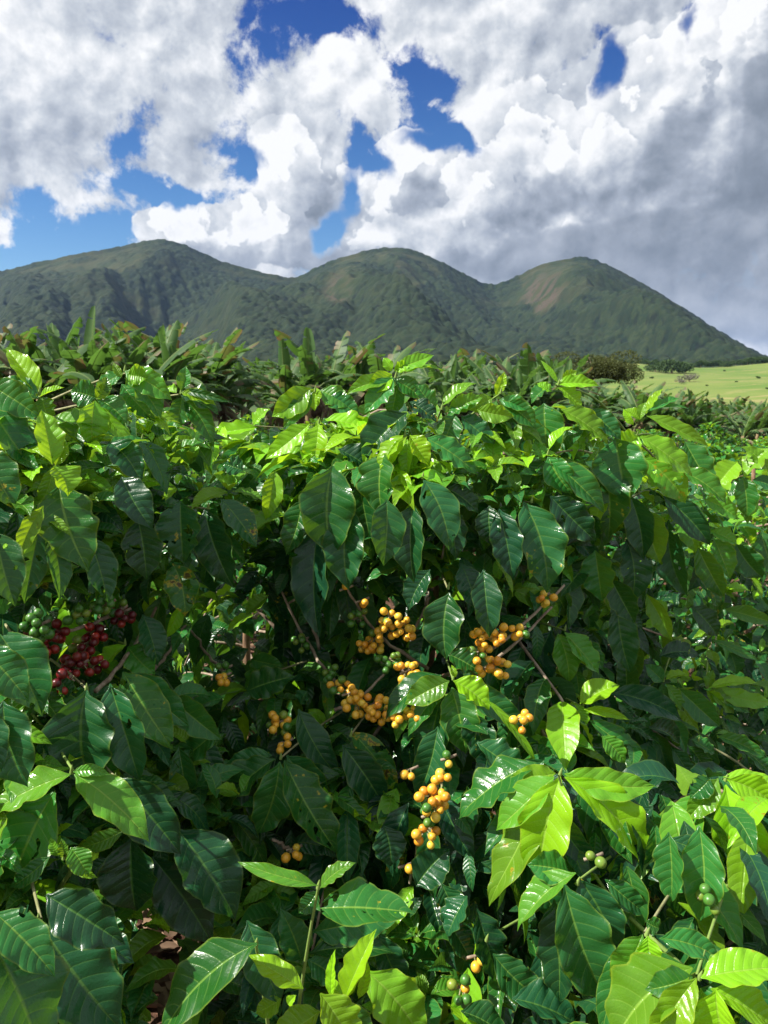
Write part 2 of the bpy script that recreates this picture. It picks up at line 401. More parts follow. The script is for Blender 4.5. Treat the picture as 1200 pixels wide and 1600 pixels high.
def bark_material(name, c1, c2, scale=60.0):
    m, N, out = new_mat(name); tc = N.n('ShaderNodeTexCoord')
    mp = N.n('ShaderNodeMapping'); mp.inputs['Scale'].default_value = (1, 1, 0.35); N.t.links.new(tc.outputs['Object'], mp.inputs[0])
    n = N.noise(mp.outputs[0], scale, 5, 0.65)
    at_ = N.n('ShaderNodeAttribute'); at_.attribute_name = 'tint'
    sp = N.n('ShaderNodeSeparateColor'); N.t.links.new(at_.outputs['Color'], sp.inputs[0])
    c = N.mix(N.mr(n.outputs[0], 0.35, 0.65), c1, c2)
    c = N.mix(sp.outputs[0], c, (0.16, 0.26, 0.05))
    principled(N, out, c, 0.75, 0.25, bump(N, n.outputs[0], 0.6, 0.003)); return m
def cherry_material(name, stops):
    m, N, out = new_mat(name); tc = N.n('ShaderNodeTexCoord'); oi = N.n('ShaderNodeObjectInfo')
    vec = N.v('ADD', tc.outputs['Object'], N.v('SCALE', (3.0, 5.0, 7.0), scale=oi.outputs['Random']))
    n = N.noise(vec, 120.0, 3, 0.5)
    f = N.m('ADD', N.m('MULTIPLY', oi.outputs['Random'], 0.75), N.m('MULTIPLY', n.outputs[0], 0.3))
    c = N.mix(N.mr(f, 0.15, 0.5), stops[0], stops[1]); c = N.mix(N.mr(f, 0.6, 0.95), c, stops[2])
    sp = N.noise(vec, 420.0, 2, 0.5)
    c = N.mix(N.m('MULTIPLY', N.mr(sp.outputs[0], 0.68, 0.76), 0.5), c, (0.16, 0.08, 0.02))
    sz = N.n('ShaderNodeSeparateXYZ'); N.t.links.new(tc.outputs['Object'], sz.inputs[0])
    c = N.mix(N.mr(sz.outputs[2], 0.0062, 0.0069), c, (0.10, 0.055, 0.02))
    p = principled(N, out, c, N.m('MULTIPLY_ADD', n.outputs[0], 0.2, 0.28), 0.5, bump(N, n.outputs[0], 0.25, 0.001))
    p.inputs['Subsurface Weight'].default_value = 0.12; p.inputs['Subsurface Radius'].default_value = (0.004, 0.002, 0.001); p.inputs['Subsurface Scale'].default_value = 1.0
    return m

M_LEAF = leaf_material('coffee_leaf')
M_HOLE = leaf_material('coffee_leaf_bitten', holes=True)
M_FAR = leaf_material('coffee_leaf_far', veins=False)
M_WOOD = bark_material('coffee_bark', (0.16, 0.115, 0.08), (0.34, 0.27, 0.20))
M_TRUNK = bark_material('coffee_trunk_bark', (0.13, 0.08, 0.05), (0.28, 0.17, 0.10))
M_YEL = cherry_material('yellow_cherry', ((0.66, 0.47, 0.05), (0.68, 0.36, 0.030), (0.62, 0.23, 0.018)))
M_GRN = cherry_material('green_cherry', ((0.035, 0.13, 0.018), (0.055, 0.17, 0.022), (0.20, 0.26, 0.03)))
M_RED = cherry_material('red_cherry', ((0.17, 0.008, 0.010), (0.08, 0.005, 0.009), (0.30, 0.022, 0.012)))

# ------------------------------------------------------------------ terrain
def ground_h(x, y):
    x = np.asarray(x, float); y = np.asarray(y, float)
    k = np.clip((y - 2.5) / 60.0, 0, 1)
    near = -0.055 * np.clip(y - 2.5, 0, 45) - 0.045 * x * np.clip((y - 2.5) / 25, 0, 1) * np.exp(-np.clip(np.abs(x) - 30, 0, None) / 40)
    # valley floor and the rising pasture beyond
    t = np.clip((y - 110) / 560.0, 0, 1)
    far = -5.0 + 22.0 * t ** 1.15 + 9.0 * (fbm(x / 90.0, y / 170.0, 3, 3) - 0.5) * np.clip(y / 150, 0, 1)
    s = np.clip((y - 45) / 60.0, 0, 1); s = s * s * (3 - 2 * s)
    h = near * (1 - s) + far * s
    h = h + 0.03 * (fbm(x * 2.2, y * 2.2, 4, 9) - 0.5) * np.exp(-np.abs(y) / 30)
    return h

def build_ground():
    ys = np.concatenate([np.linspace(-30, 0, 20)[:-1], np.linspace(0, 4, 60)[:-1], np.geomspace(4, 900, 190)[:-1], np.geomspace(900, 9000, 30)])
    xs = np.concatenate([-np.geomspace(4, 6000, 110)[::-1][:-1], np.linspace(-4, 4, 110), np.geomspace(4, 6000, 110)[1:]])
    X, Y = np.meshgrid(xs, ys); Z = ground_h(X, Y)
    Z = Z - np.clip((Y - 1500) / 400, 0, 1) * 30
    ny, nx = X.shape
    V = np.stack([X, Y, Z], -1).reshape(-1, 3)
    i = np.arange(ny - 1)[:, None] * nx + np.arange(nx - 1)[None]
    F = np.stack([i, i + 1, i + nx + 1, i + nx], -1).reshape(-1, 4)
    m, N, out = new_mat('ground'); tc = N.n('ShaderNodeTexCoord'); ob = tc.outputs['Object']
    sx = N.n('ShaderNodeSeparateXYZ'); N.t.links.new(ob, sx.inputs[0])
    n1 = N.noise(ob, 6.0, 8, 0.65); n2 = N.noise(ob, 55.0, 5, 0.6)
    soil = N.mix(N.mr(n1.outputs[0], 0.35, 0.65), (0.045, 0.022, 0.014), (0.12, 0.062, 0.040))
    soil = N.mix(N.m('MULTIPLY', N.mr(n2.outputs[0], .5, .7), 0.5), soil, (0.26, 0.15, 0.10))
    g1 = N.noise(ob, 0.02, 6, 0.6); g2 = N.noise(ob, 0.6, 4, 0.7)
    grass = N.mix(N.mr(g1.outputs[0], 0.38, 0.62), (0.085, 0.150, 0.028), (0.140, 0.180, 0.045))
    grass = N.mix(N.m('MULTIPLY', N.mr(g2.outputs[0], 0.5, 0.75), 0.35), grass, (0.10, 0.16, 0.03))
    # a darker tilled block under the hills
    fld = N.m('MULTIPLY', N.mr(sx.outputs[1], 520, 560), N.m('MULTIPLY', N.mr(sx.outputs[0], 45, 60), N.mr(sx.outputs[0], 190, 150)))
    grass = N.mix(N.m('MULTIPLY', fld, 0.8), grass, (0.045, 0.11, 0.03))
    track = N.noise(N.v('MULTIPLY', ob, (0.006, 0.03, 0.0)), 1.0, 4, 0.5)
    grass = N.mix(N.m('MULTIPLY', N.mr(N.m('ABSOLUTE', N.m('SUBTRACT', track.outputs[0], 0.5)), 0.012, 0.004), 0.5), grass, (0.32, 0.24, 0.12))
    # the open pasture lies to the right; scrub and tilled land elsewhere
    ratio = N.m('ADD', N.m('DIVIDE', sx.outputs[0], sx.outputs[1]), N.m('MULTIPLY', N.m('SUBTRACT', g1.outputs[0], 0.5), 0.10))
    scrub = N.mix(N.mr(N.noise(ob, 0.05, 5, 0.7).outputs[0], 0.35, 0.65), (0.030, 0.058, 0.020), (0.060, 0.095, 0.030))
    grass = N.mix(N.m('MULTIPLY', N.mr(ratio, 0.275, 0.30), N.mr(sx.outputs[1], 760, 700)), scrub, grass)
    c = N.mix(N.mr(sx.outputs[1], 55, 85), soil, grass)
    principled(N, out, c, 0.95, 0.15, bump(N, N.m('ADD', n1.outputs[0], n2.outputs[0]), 0.7, 0.02))
    o = mobj('ground', mesh_data('ground', V, F, m)); tag(o, kind='structure')
build_ground()

# ------------------------------------------------------------------ the three hills
CREST = [(-700, 600), (-500, 560), (-250, 505), (-120, 468), (0, 432), (60, 418), (130, 402), (200, 391), (235, 384), (262, 380), (290, 384), (320, 396), (350, 410), (400, 424), (440, 432), (466, 437),
         (500, 420), (545, 402), (590, 393), (625, 391), (665, 402), (700, 419), (740, 441), (765, 448), (800, 434), (830, 416), (870, 407), (905, 406),
         (940, 418), (980, 438), (1020, 459), (1060, 483), (1100, 508), (1140, 530), (1170, 545), (1200, 558), (1260, 572), (1400, 590), (1700, 600)]
DC = 2400.0
def build_hills():
    cx = np.array([(p[0] - 600) / FPX * DC for p in CREST]); cz = np.array([(600 - p[1]) / FPX * DC + 1.65 - 17 for p in CREST])
    xs = np.arange(-1640, 1640, 2.6)
    ys = np.concatenate([np.arange(800, 2470, 3.5), np.arange(2470, 3600, 25.0)])
    X, Y = np.meshgrid(xs, ys)
    t = np.clip((Y - 830) / (DC - 830), 0, 1)
    back = np.clip((Y - DC) / 1100.0, 0, 1)
    warp = 60 * (fbm(X / 260.0, Y / 260.0, 4, 31) - 0.5)
    xs_ = X - 0.13 * (DC - Y) * (Y < DC) + warp * (1 - t) * 2        # spurs run forward and to the right
    def crest(q):
        k = 0
        for dx in (-24, -12, 0, 12, 24): k = k + np.interp(q + dx, cx, cz)
        return k / 5
    C0 = crest(X); C1 = crest(xs_)
    base = ground_h(X, np.full_like(Y, 830.0)) - 2
    w = np.clip(t * 1.5 - 0.35, 0, 1); w = w * w * (3 - 2 * w)
    C = C1 * (1 - w) + C0 * w
    gx_ = np.linspace(-2400, 2400, 961); cr_ = np.interp(gx_, cx, cz); kk = np.hanning(141); kk /= kk.sum()
    mean = np.interp(xs_, gx_, np.convolve(np.pad(cr_, 70, mode='edge'), kk, 'valid'))
    C = C + (C - mean) * 2.6 * np.clip((1 - t) * t * 4, 0, 1)            # the saddles run down as deep valleys
    prof = 0.06 * np.clip(t / 0.35, 0, 1) + 0.94 * np.clip((t - 0.22) / 0.78, 0, 1) ** 1.25
    prof = np.where(t > 0.97, prof - 0.0, prof)
    H = base + (C - base) * prof
    # gullies and ribs running down the slopes
    rib = fbm((X + 0.45 * Y) / 95.0 + 0.8 * fbm(X / 200., Y / 200., 3, 8), Y / 620.0, 4, 51)
    rib2 = fbm((X - 0.25 * Y) / 60.0, Y / 300.0, 4, 77)
    amp = np.clip(t * 2.2, 0, 1) * np.clip((1 - t) * 3.0, 0.0, 1)
    amp = amp * np.clip((C0 - base) / 330.0, 0.1, 1.0)
    H = H + amp * (105 * (rib - 0.5) + 16 * (rib2 - 0.5) + 250 * (fbm((X + 0.25 * Y) / 210.0 + 0.5 * fbm(X / 300., Y / 300., 3, 41), Y / 1500.0, 3, 23) - 0.5)) + amp * 10 * (fbm(X / 70.0, Y / 70.0, 4, 3) - 0.5)
    H = H * (1 - back) ** 1.3 + base * (1 - (1 - back) ** 1.3) - 14 * back * (back < 1)
    lim = np.interp(X / Y * DC, cx, cz) / DC * Y - 9 * np.clip((DC - Y) / 300, 0, 1)       # nearer spurs stay under the ridge line
    lim = lim - np.clip((DC - Y) / 600, 0, 1) * (110 * np.clip(fbm(X / 120.0 + Y / 300.0, Y / 260.0, 4, 61) - 0.32, 0, 1) + 50 * np.abs(fbm(X / 75.0, Y / 130.0, 3, 67) - 0.5)) * np.clip(lim / 250.0, .15, 1)
    gap_ = (lim - H) / 14.0
    H = np.where(Y < DC - 1, lim - 14.0 * np.log1p(np.exp(np.clip(gap_, -30, 30))) - np.where(gap_ > 30, (gap_ - 30) * 14.0, 0), H)
    H = np.maximum(H, base - 4)
    # open grass and rock on the steep upper faces, forest elsewhere
    def spot(px, py, rx, ry):
        d = DC * 0.93; x0 = (px - 600) / FPX * d; z0 = (600 - py) / FPX * d
        return np.exp(-((X / Y * DC - (px - 600) / FPX * DC) / (rx / FPX * DC)) ** 2 - ((H / Y * DC - (600 - py) / FPX * DC) / (ry / FPX * DC)) ** 2)
    bare = 0.95 * spot(535, 455, 32, 26) + 1.0 * spot(840, 455, 38, 36) + 0.5 * spot(640, 450, 26, 26) + 0.55 * spot(130, 425, 150, 18) + 0.3 * spot(240, 400, 60, 16) + 0.5 * spot(600, 415, 80, 14) + .35 * spot(880, 420, 60, 14)
    bn = fbm(X / 45.0, Y / 90.0, 5, 91)
    bare = np.clip((bare * 1.25 + (bn - 0.5) * 1.3 - 0.30) * 2.2, 0, 1)
    meadow = np.clip((fbm(X / 160.0, Y / 160.0, 4, 19) - 0.56) * 6, 0, 1) * np.clip((t - 0.35) * 3, 0, 1) * 0.55
    d1, r1 = domes(X, Y, 9.5, 5); d2, r2 = domes(X + 3, Y + 7, 16.0, 6)
    forest = 1 - np.clip(bare + meadow, 0, 1) * 0.85
    # lower slopes carry the tall forest
    tall = np.clip(1.25 - t * 0.75, 0.35, 1)
    can = np.maximum(d1 * 9, d2 * 14.5 * (r2 > 0.45))
    foot = np.clip((Y - 860) / 60, 0, 1) 
    H = H + can * forest * tall * foot * (back == 0)
    ny, nx = X.shape
    V = np.stack([X, Y, H], -1).reshape(-1, 3)
    i = np.arange(ny - 1)[:, None] * nx + np.arange(nx - 1)[None]
    F = np.stack([i, i + 1, i + nx + 1, i + nx], -1).reshape(-1, 4)
    rr = np.where(d1 * 9 > d2 * 14.5 * (r2 > 0.45), r1, r2)
    rock = np.clip(spot(840, 465, 34, 30) * 1.5 + spot(530, 460, 24, 26) * 1.2 + spot(625, 430, 20, 18) + (bn - 0.75), 0, 1) * (fbm(X / 30., Y / 30., 4, 17) > 0.42)
    col = np.stack([forest, rr, rock], -1).reshape(-1, 3)
    m, N, out = new_mat('hill_cover'); a = N.n('ShaderNodeAttribute'); a.attribute_name = 'tint'
    sp = N.n('ShaderNodeSeparateColor'); N.t.links.new(a.outputs['Color'], sp.inputs[0])
    tc = N.n('ShaderNodeTexCoord'); n = N.noise(tc.outputs['Object'], 0.11, 5, 0.75); n3 = N.noise(tc.outputs['Object'], 0.012, 4, 0.6)
    fo = N.mix(sp.outputs[1], (0.0008, 0.004, 0.003), (0.024, 0.036, 0.013))
    fo = N.mix(N.m('MULTIPLY', N.mr(n.outputs[0], .42, .6), 0.75), fo, (0.006, 0.018, 0.008))
    gr = N.mix(N.mr(n3.outputs[0], 0.4, 0.6), (0.020, 0.031, 0.010), (0.042, 0.045, 0.018))
    gr = N.mix(sp.outputs[2], gr, (0.066, 0.049, 0.035))
    gr = N.mix(N.mr(n.outputs[0], 0.5, 0.7), gr, (0.025, 0.045, 0.014))
    c = N.mix(sp.outputs[0], gr, fo)
    principled(N, out, c, 0.9, 0.15, bump(N, n.outputs[0], 0.6, 2.5))
    o = mobj('hills', mesh_data('hills', V, F, m, col=col)); tag(o, kind='structure')
build_hills()

def build_haze():
    m, N, out = new_mat('haze_air')
    pv = N.n('ShaderNodeVolumePrincipled'); pv.inputs['Color'].default_value = (0.36, 0.55, 0.98, 1); pv.inputs['Density'].default_value = 0.00004
    pv.inputs['Anisotropy'].default_value = 0.2
    N.t.links.new(pv.outputs[0], out.inputs['Volume'])
    x, y0, y1, z0, z1 = 6200, -60, 9200, -60, 520
    V = [(-x, y0, z0), (x, y0, z0), (x, y1, z0), (-x, y1, z0), (-x, y0, z1), (x, y0, z1), (x, y1, z1), (-x, y1, z1)]
    F = [(0, 3, 2, 1), (4, 5, 6, 7), (0, 1, 5, 4), (1, 2, 6, 5), (2, 3, 7, 6), (3, 0, 4, 7)]
    o = mobj('haze', mesh_data('haze', V, np.array(F), m, smooth=False)); tag(o, 'thin blue air haze between the bushes and the hills', 'haze', kind='stuff')
build_haze()
#LANDEND

# ------------------------------------------------------------------ leaves
def unit(a): return a / (np.linalg.norm(a, axis=-1, keepdims=True) + 1e-9)
S_ = [0, .03, .07, .13, .22, .32, .43, .55, .67, .78, .86, .92, .965, 1.0]
W_ = [.04, .08, .30, .56, .82, .96, 1.0, .96, .84, .63, .40, .21, .08, .0]
def leaf_grid(B, C, Nn, L, W, bulge=0.1, fold=0.15, wave=0.06, seed=0, nv=18, nu=9, sag=0.0, quilt=0.0, twist=0.0, side=0.0):
    """B base, C chord direction, Nn normal (all (N,3)), L W (N,). Returns V (N,nv*nu,3), uv, F"""
    B = np.atleast_2d(B); n = len(B); rs = np.random.RandomState(seed)
    C = unit(np.atleast_2d(C)); Nn = np.atleast_2d(Nn); Nn = unit(Nn - (Nn * C).sum(1, keepdims=True) * C)
    Sd = np.cross(C, Nn)
    f = lambda q: np.broadcast_to(np.asarray(q, float), (n,))[:, None, None]
    L = f(L); W = f(W); bulge = f(bulge); fold = f(fold); wave = f(wave); sag = f(sag); quilt = f(quilt); twist = f(twist); side = f(side)
    s = np.linspace(0, 1, nv) ** 0.97; s = s[None, :, None]; u = np.linspace(-1, 1, nu)[None, None, :]
    w = np.interp(s, S_, W_) * W * 0.5
    p1 = rs.rand(n, 1, 1) * 6.28; p2 = rs.rand(n, 1, 1) * 6.28; k1 = 2.2 + rs.rand(n, 1, 1) * 2.0; k2 = 5.0 + rs.rand(n, 1, 1) * 3
    sg = np.where(u < 0, 0.0, 2.0)
    au = np.abs(u)
    ww = w * (1 + 0.06 * np.sin(6.28 * k1 * s + p1 + sg) + 0.014 * np.sin(6.28 * k2 * s + p2 + sg))
    rip = wave * W * au ** 2.2 * (np.sin(6.28 * k1 * s + p2 + sg * 1.7) + 0.22 * np.sin(6.28 * k2 * s + p1 + sg)) * np.sin(np.pi * np.clip(s, 0, 1)) ** 0.6
    z = bulge * L * 4 * s * (1 - s) * (1.05 - 0.3 * s) + fold * ww * au * 1.2 + rip
    q = 9.0 * (s - 0.14 * au ** 1.4)
    z = z + quilt * W * (np.abs(np.sin(np.pi * (q))) ** 0.7) * (1 - au ** 4) * np.minimum(au * 6, 1) * np.minimum(w / (W * .5) * 1.5, 1)
    x = s * L * np.ones_like(u); y = ww * u + side * L * 4 * s * (1 - s) + 0 * s
    # curled-down tip
    z = z - np.clip(s - 0.82, 0, 1) ** 2 * L * 1.1 * (0.4 + 0.8 * rs.rand(n, 1, 1))
    ct = np.cos(twist * (s - 0.3)); st = np.sin(twist * (s - 0.3)); y, z = y * ct - (z - bulge * L * 4 * s * (1 - s)) * st, y * st + z
    V = B[:, None, None, :] + x[..., None] * C[:, None, None, :] + y[..., None] * Sd[:, None, None, :] + z[..., None] * Nn[:, None, None, :]
    V[..., 2] -= sag * L * s ** 2
    V = V.reshape(n, nv * nu, 3)
    uv = np.stack([(u * np.ones_like(s) + 1) / 2, s * np.ones_like(u)], -1).reshape(-1, 2)
    i = np.arange(nv - 1)[:, None] * nu + np.arange(nu - 1)[None]
    F = np.stack([i, i + 1, i + nu + 1, i + nu], -1).reshape(-1, 4)
    return V, uv, F
def leaves_mesh(name, V, uv, F, col, mat, off):
    n, k, _ = V.shape
    FF = (F[None] + (np.arange(n) * k)[:, None, None]).reshape(-1, 4)
    cc = np.repeat(col, k, axis=0)
    return mesh_data(name, V.reshape(-1, 3) - np.asarray(off), FF, mat, np.tile(uv, (n, 1)), cc)

# how far in front of the lens the face of the hedge stands, metres, over the photograph
DX = np.array([-200, 0, 200, 400, 600, 800, 1000, 1200, 1400])
DY = np.array([560, 650, 750, 900, 1000, 1100, 1250, 1400, 1600, 1800])
DD = np.array([[1.00, 1.00, 1.20, 1.50, 1.30, 1.35, 1.60, 2.20, 2.6],
               [0.95, 0.98, 1.12, 1.55, 1.28, 1.30, 1.50, 2.10, 2.5],
               [0.90, 0.92, 1.05, 1.35, 1.20, 1.22, 1.50, 2.10, 2.4],
               [0.88, 0.90, 1.05, 1.38, 1.22, 1.18, 1.55, 2.15, 2.4],
               [0.88, 0.92, 1.20, 1.50, 1.32, 1.22, 1.60, 2.15, 2.4],
               [0.85, 0.86, 1.00, 1.32, 1.24, 1.14, 1.45, 1.95, 2.2],
               [0.80, 0.82, 0.95, 1.10, 1.12, 0.95, 0.90, 0.92, 1.0],
               [0.74, 0.76, 0.98, 1.15, 1.12, 1.00, 0.86, 0.88, 0.9],
               [0.62, 0.64, 0.90, 0.95, 0.92, 0.98, 0.78, 0.74, 0.8],
               [0.60, 0.62, 0.80, 0.90, 0.92, 0.90, 0.75, 0.72, 0.8]])
def surf(px, py):
    px = np.clip(np.asarray(px, float), DX[0], DX[-1] - 1e-3); py = np.clip(np.asarray(py, float), DY[0], DY[-1] - 1e-3)
    i = np.clip(np.searchsorted(DX, px, side='right') - 1, 0, len(DX) - 2); j = np.clip(np.searchsorted(DY, py, side='right') - 1, 0, len(DY) - 2)
    a = (px - DX[i]) / (DX[i + 1] - DX[i]); b = (py - DY[j]) / (DY[j + 1] - DY[j])
    return (DD[j, i] * (1 - a) + DD[j, i + 1] * a) * (1 - b) + (DD[j + 1, i] * (1 - a) + DD[j + 1, i + 1] * a) * b
TOPX = [-300, 0, 60, 110, 180, 260, 330, 380, 425, 470, 560, 620, 680, 760, 800, 860, 930, 960, 1030, 1080, 1130, 1200, 1500]
TOPY = [600, 612, 625, 640, 600, 610, 622, 668, 650, 622, 622, 585, 610, 622, 632, 600, 612, 652, 680, 700, 735, 720, 700]

# ------------------------------------------------------------------ the bushes of the front hedge
def G(x, y): return float(ground_h(x, y))
BUSH = {}
def add_bush(key, x, y, h, r, label, **kw):
    e = empty('coffee_bush', (x, y, G(x, y) - 0.02))
    tag(e, label, 'bush', 'coffee bushes of the front hedge')
    BUSH[key] = dict(e=e, o=np.array([x, y, G(x, y) - 0.02]), h=h, r=r, leaves=[], shoots=[], **kw)
add_bush('mid', 0.10, 1.62, 1.62, 0.62, 'coffee bush with yellow cherries round a bare brown trunk, middle of the hedge')
add_bush('left', -0.92, 1.42, 1.62, 0.62, 'coffee bush with dark red cherry bunches under its leaves at the left edge')
add_bush('right', 1.32, 2.72, 1.50, 0.66, 'coffee bush with olive drooping leaves right of the yellow cherried one')
add_bush('low', 0.72, 1.18, 1.05, 0.48, 'nearest low coffee bush with three bright lime leaf rosettes at lower right')
add_bush('young', -0.16, 0.98, 0.92, 0.20, 'small young coffee bush with upright pale stem at the bottom edge')
add_bush('gapl', -0.42, 2.35, 1.42, 0.55, 'sunlit coffee bush showing through the gap behind the bare cherry twigs')
add_bush('far', 2.0, 2.75, 1.42, 0.6, 'coffee bush at the right edge with round glossy leaf tips')

def nearest_bush(P, keys):
    best = None
    for k in keys:
        b = BUSH[k]; d = math.hypot(P[0] - b['o'][0], P[1] - b['o'][1]) / b['r']
        if best is None or d < best[0]: best = (d, k)
    return best[1]

# fruit bunches: px, py, number, kind
FR = [(585, 1000, 8, 'y'), (632, 985, 7, 'y'), (608, 966, 4, 'y'), (636, 1052, 8, 'y'), (606, 1034, 8, 'g'), (560, 966, 5, 'g'), (530, 1072, 6, 'm'), (556, 1100, 9, 'y'),
      (600, 1112, 10, 'y'), (472, 1002, 6, 'g'), (516, 1050, 4, 'g'), (434, 1132, 8, 'm'), (446, 1162, 3, 'y'), (459, 1330, 3, 'y'), (350, 1058, 3, 'y'), (352, 1046, 3, 'g'),
      (676, 1252, 11, 'y'), (690, 1224, 4, 'y'), (672, 1278, 3, 'g'), (666, 1302, 4, 'y'), (635, 1357, 1, 'y'), (642, 1206, 2, 'y'), (702, 1188, 2, 'y'),
      (756, 1000, 9, 'y'), (782, 990, 5, 'y'), (812, 986, 4, 'y'), (770, 1042, 10, 'y'), (742, 1024, 5, 'm'), (850, 933, 4, 'y'), (820, 1126, 5, 'y'), (742, 1500, 2, 'y'),
      (722, 1548, 4, 'm'), (545, 1086, 6, 'y'), (580, 1104, 7, 'y'), (618, 1124, 5, 'y'), (604, 984, 6, 'y'), (572, 1010, 4, 'y'), (566, 940, 2, 'y'), (541, 921, 1, 'y'), (930, 1345, 2, 'g'), (1110, 1405, 3, 'g'), (650, 1112, 4, 'y'),
      (58, 1008, 14, 'r'), (84, 990, 7, 'r'), (132, 1008, 8, 'r'), (190, 958, 7, 'r'), (150, 985, 6, 'r'), (122, 1040, 8, 'r'), (60, 978, 8, 'g'), (126, 962, 5, 'g'),
      (165, 945, 5, 'g'), (96, 1065, 6, 'r'), (150, 1040, 5, 'r')]
FRD = [float(surf(a, b)) + (0.045 if k_ == 'r' else 0.015 if b < 1150 else 0.03) for a, b, _, k_ in FR]

# openings where one looks past the leaves: px, py, rx, ry, how deep
GAPS = [(275, 1515, 80, 98, 2.0), (540, 1600, 20, 20, 0), (685, 1000, 26, 120, 1.42), (350, 1010, 85, 70, 1.75), (600, 1010, 90, 60, 1.40), (100, 1030, 80, 50, 1.15),
        (560, 1090, 90, 35, 1.36), (675, 1250, 45, 60, 1.12), (770, 1020, 60, 45, 1.33), (450, 1320, 45, 30, 1.15), (670, 870, 20, 50, 1.36), (1120, 960, 150, 120, 0)]
def hidden_ok(P, margin=0.05):
    """True where a filler leaf may stand"""
    px, py, d = proj(P)
    ok = np.ones(len(px), bool)
    infr = (d > 0.05) & (px > -320) & (px < 1520) & (py > -200) & (py < 2000)
    s = surf(px, py)
    ok &= ~(infr & (d < s + margin))
    ok &= (d > 0.45) | ~infr
    ok &= ~(infr & (py < np.interp(px, TOPX, TOPY) + 30))
    for (a, b, c, q) in FR: pass
    for i, (a, b, c, q) in enumerate(FR):
        ok &= ~(infr & (np.hypot(px - a, py - b) < 30 + 2 * c ** .5) & (d < FRD[i] + 0.03))
    for a, b, rx, ry, dd in GAPS:
        ok &= ~(infr & (((px - a) / rx) ** 2 + ((py - b) / ry) ** 2 < 1) & (d < dd))
    return ok

def make_branches(key, nlev, dens=1.0, seed=0, rootz=0.22):
    """plagiotropic branches in crossed pairs; returns wood polylines and leaf seeds"""
    b = BUSH[key]; rs = np.random.RandomState(seed); out = []; L = []
    o = b['o']; h = b['h']
    for i in range(nlev):
        z = rootz + (h - rootz - 0.04) * (i / (nlev - 1)) ** 0.92
        f = (z - rootz) / (h - rootz)
        ln = b['r'] * (1.05 - 0.75 * max(0, f - 0.62) / 0.38) * (0.85 + 0.3 * rs.rand())
        a0 = i * math.pi / 2 * 1.13 + rs.rand() * 0.5
        for k in (0, 1):
            a = a0 + k * math.pi + rs.uniform(-.25, .25)
            n = 9; s = np.linspace(0, 1, n)
            rise = 0.30 + 0.35 * f
            pts = np.stack([np.cos(a) * s * ln, np.sin(a) * s * ln, s * ln * rise - s ** 2 * ln * (rise + 0.42 - 0.35 * f)], -1)
            pts += np.cumsum(rs.normal(0, 0.006, (n, 3)), 0)
            pts = pts + o + np.array([0, 0, z])
            out.append(pts)
            m = max(3, int(ln * dens / 0.055))
            for j in range(m):
                t = 0.30 + 0.70 * (j + rs.rand() * 0.4) / m
                c = pts[0] * 0 + np.array([np.interp(t, s, pts[:, q]) for q in range(3)])
                tg = unit(pts[min(n - 1, int(t * (n - 1)) + 1)] - pts[max(0, int(t * (n - 1)) - 1)])
                for sd in (-1, 1):
                    L.append((c, tg, sd, t, f))
    return out, L

def grow(key, nlev, seed, dens=1.0, size=0.105):
    b = BUSH[key]; rs = np.random.RandomState(seed)
    br, L = make_branches(key, nlev, dens, seed)
    B = np.array([l[0] for l in L]); T = np.array([l[1] for l in L]); sd = np.array([l[2] for l in L]); t = np.array([l[3] for l in L]); f = np.array([l[4] for l in L])
    side = unit(np.cross(T, np.array([0, 0, 1.0]))) * sd[:, None]
    C = unit(side * 0.9 + T * 0.55 + np.array([0, 0, -0.55]) + rs.normal(0, 0.25, B.shape))
    C[:, 2] -= rs.rand(len(B)) * 0.7; C = unit(C)
    Ln = size * (0.72 + 0.55 * rs.rand(len(B))) * (1.0 - 0.35 * (t > 0.93))
    mid = B + C * Ln[:, None] * 0.5
    ok = hidden_ok(mid) & hidden_ok(B + C * Ln[:, None], 0.03) & hidden_ok(B, 0.0)
    tone = np.clip(0.04 + 0.46 * rs.rand(len(B)) ** 1.8 + 0.5 * (t > 0.86) * rs.rand(len(B)) + 0.25 * (f > 0.8) * rs.rand(len(B)), 0, 1)
    spot = (rs.rand(len(B)) ** 6) * 0.8
    Nn = np.array([0, 0, 1.0]) + T * -0.1 + rs.normal(0, 0.3, B.shape)
    b['leaves'].append((B[ok], C[ok], Nn[ok], Ln[ok], Ln[ok] * (0.37 + 0.10 * rs.rand(ok.sum())), np.stack([tone, rs.rand(len(B)), spot], -1)[ok]))
    # branches as parts (only those not passing in front of the open face)
    k = 0
    for pts in br:
        okp = hidden_ok(pts, -0.02); m = int(np.argmin(okp)) if not okp.all() else len(pts)
        if m < 4: continue
        pts = pts[:m]
        V, F = tube(pts, np.linspace(0.0055, 0.0022, len(pts)), 5)
        A = Acc(); A.add(V, F, (0, 0, 0)); mobj('branch', A.mesh('branch', M_WOOD, b['o']), b['e'])
        k += 1
    # trunk
    n = 14; s = np.linspace(0, 1, n); o = b['o']
    pts = o + np.stack([0.02 * np.sin(s * 5 + seed), 0.02 * np.cos(s * 4 + seed) - 0.02, s * (b['h'] - 0.06)], -1)
    A = Acc(); V, F = tube(pts, np.interp(s, [0, .15, 1], [0.028, 0.02, 0.006]), 9); A.add(V, F)
    mobj('trunk', A.mesh('trunk', M_TRUNK, b['o']), b['e'])

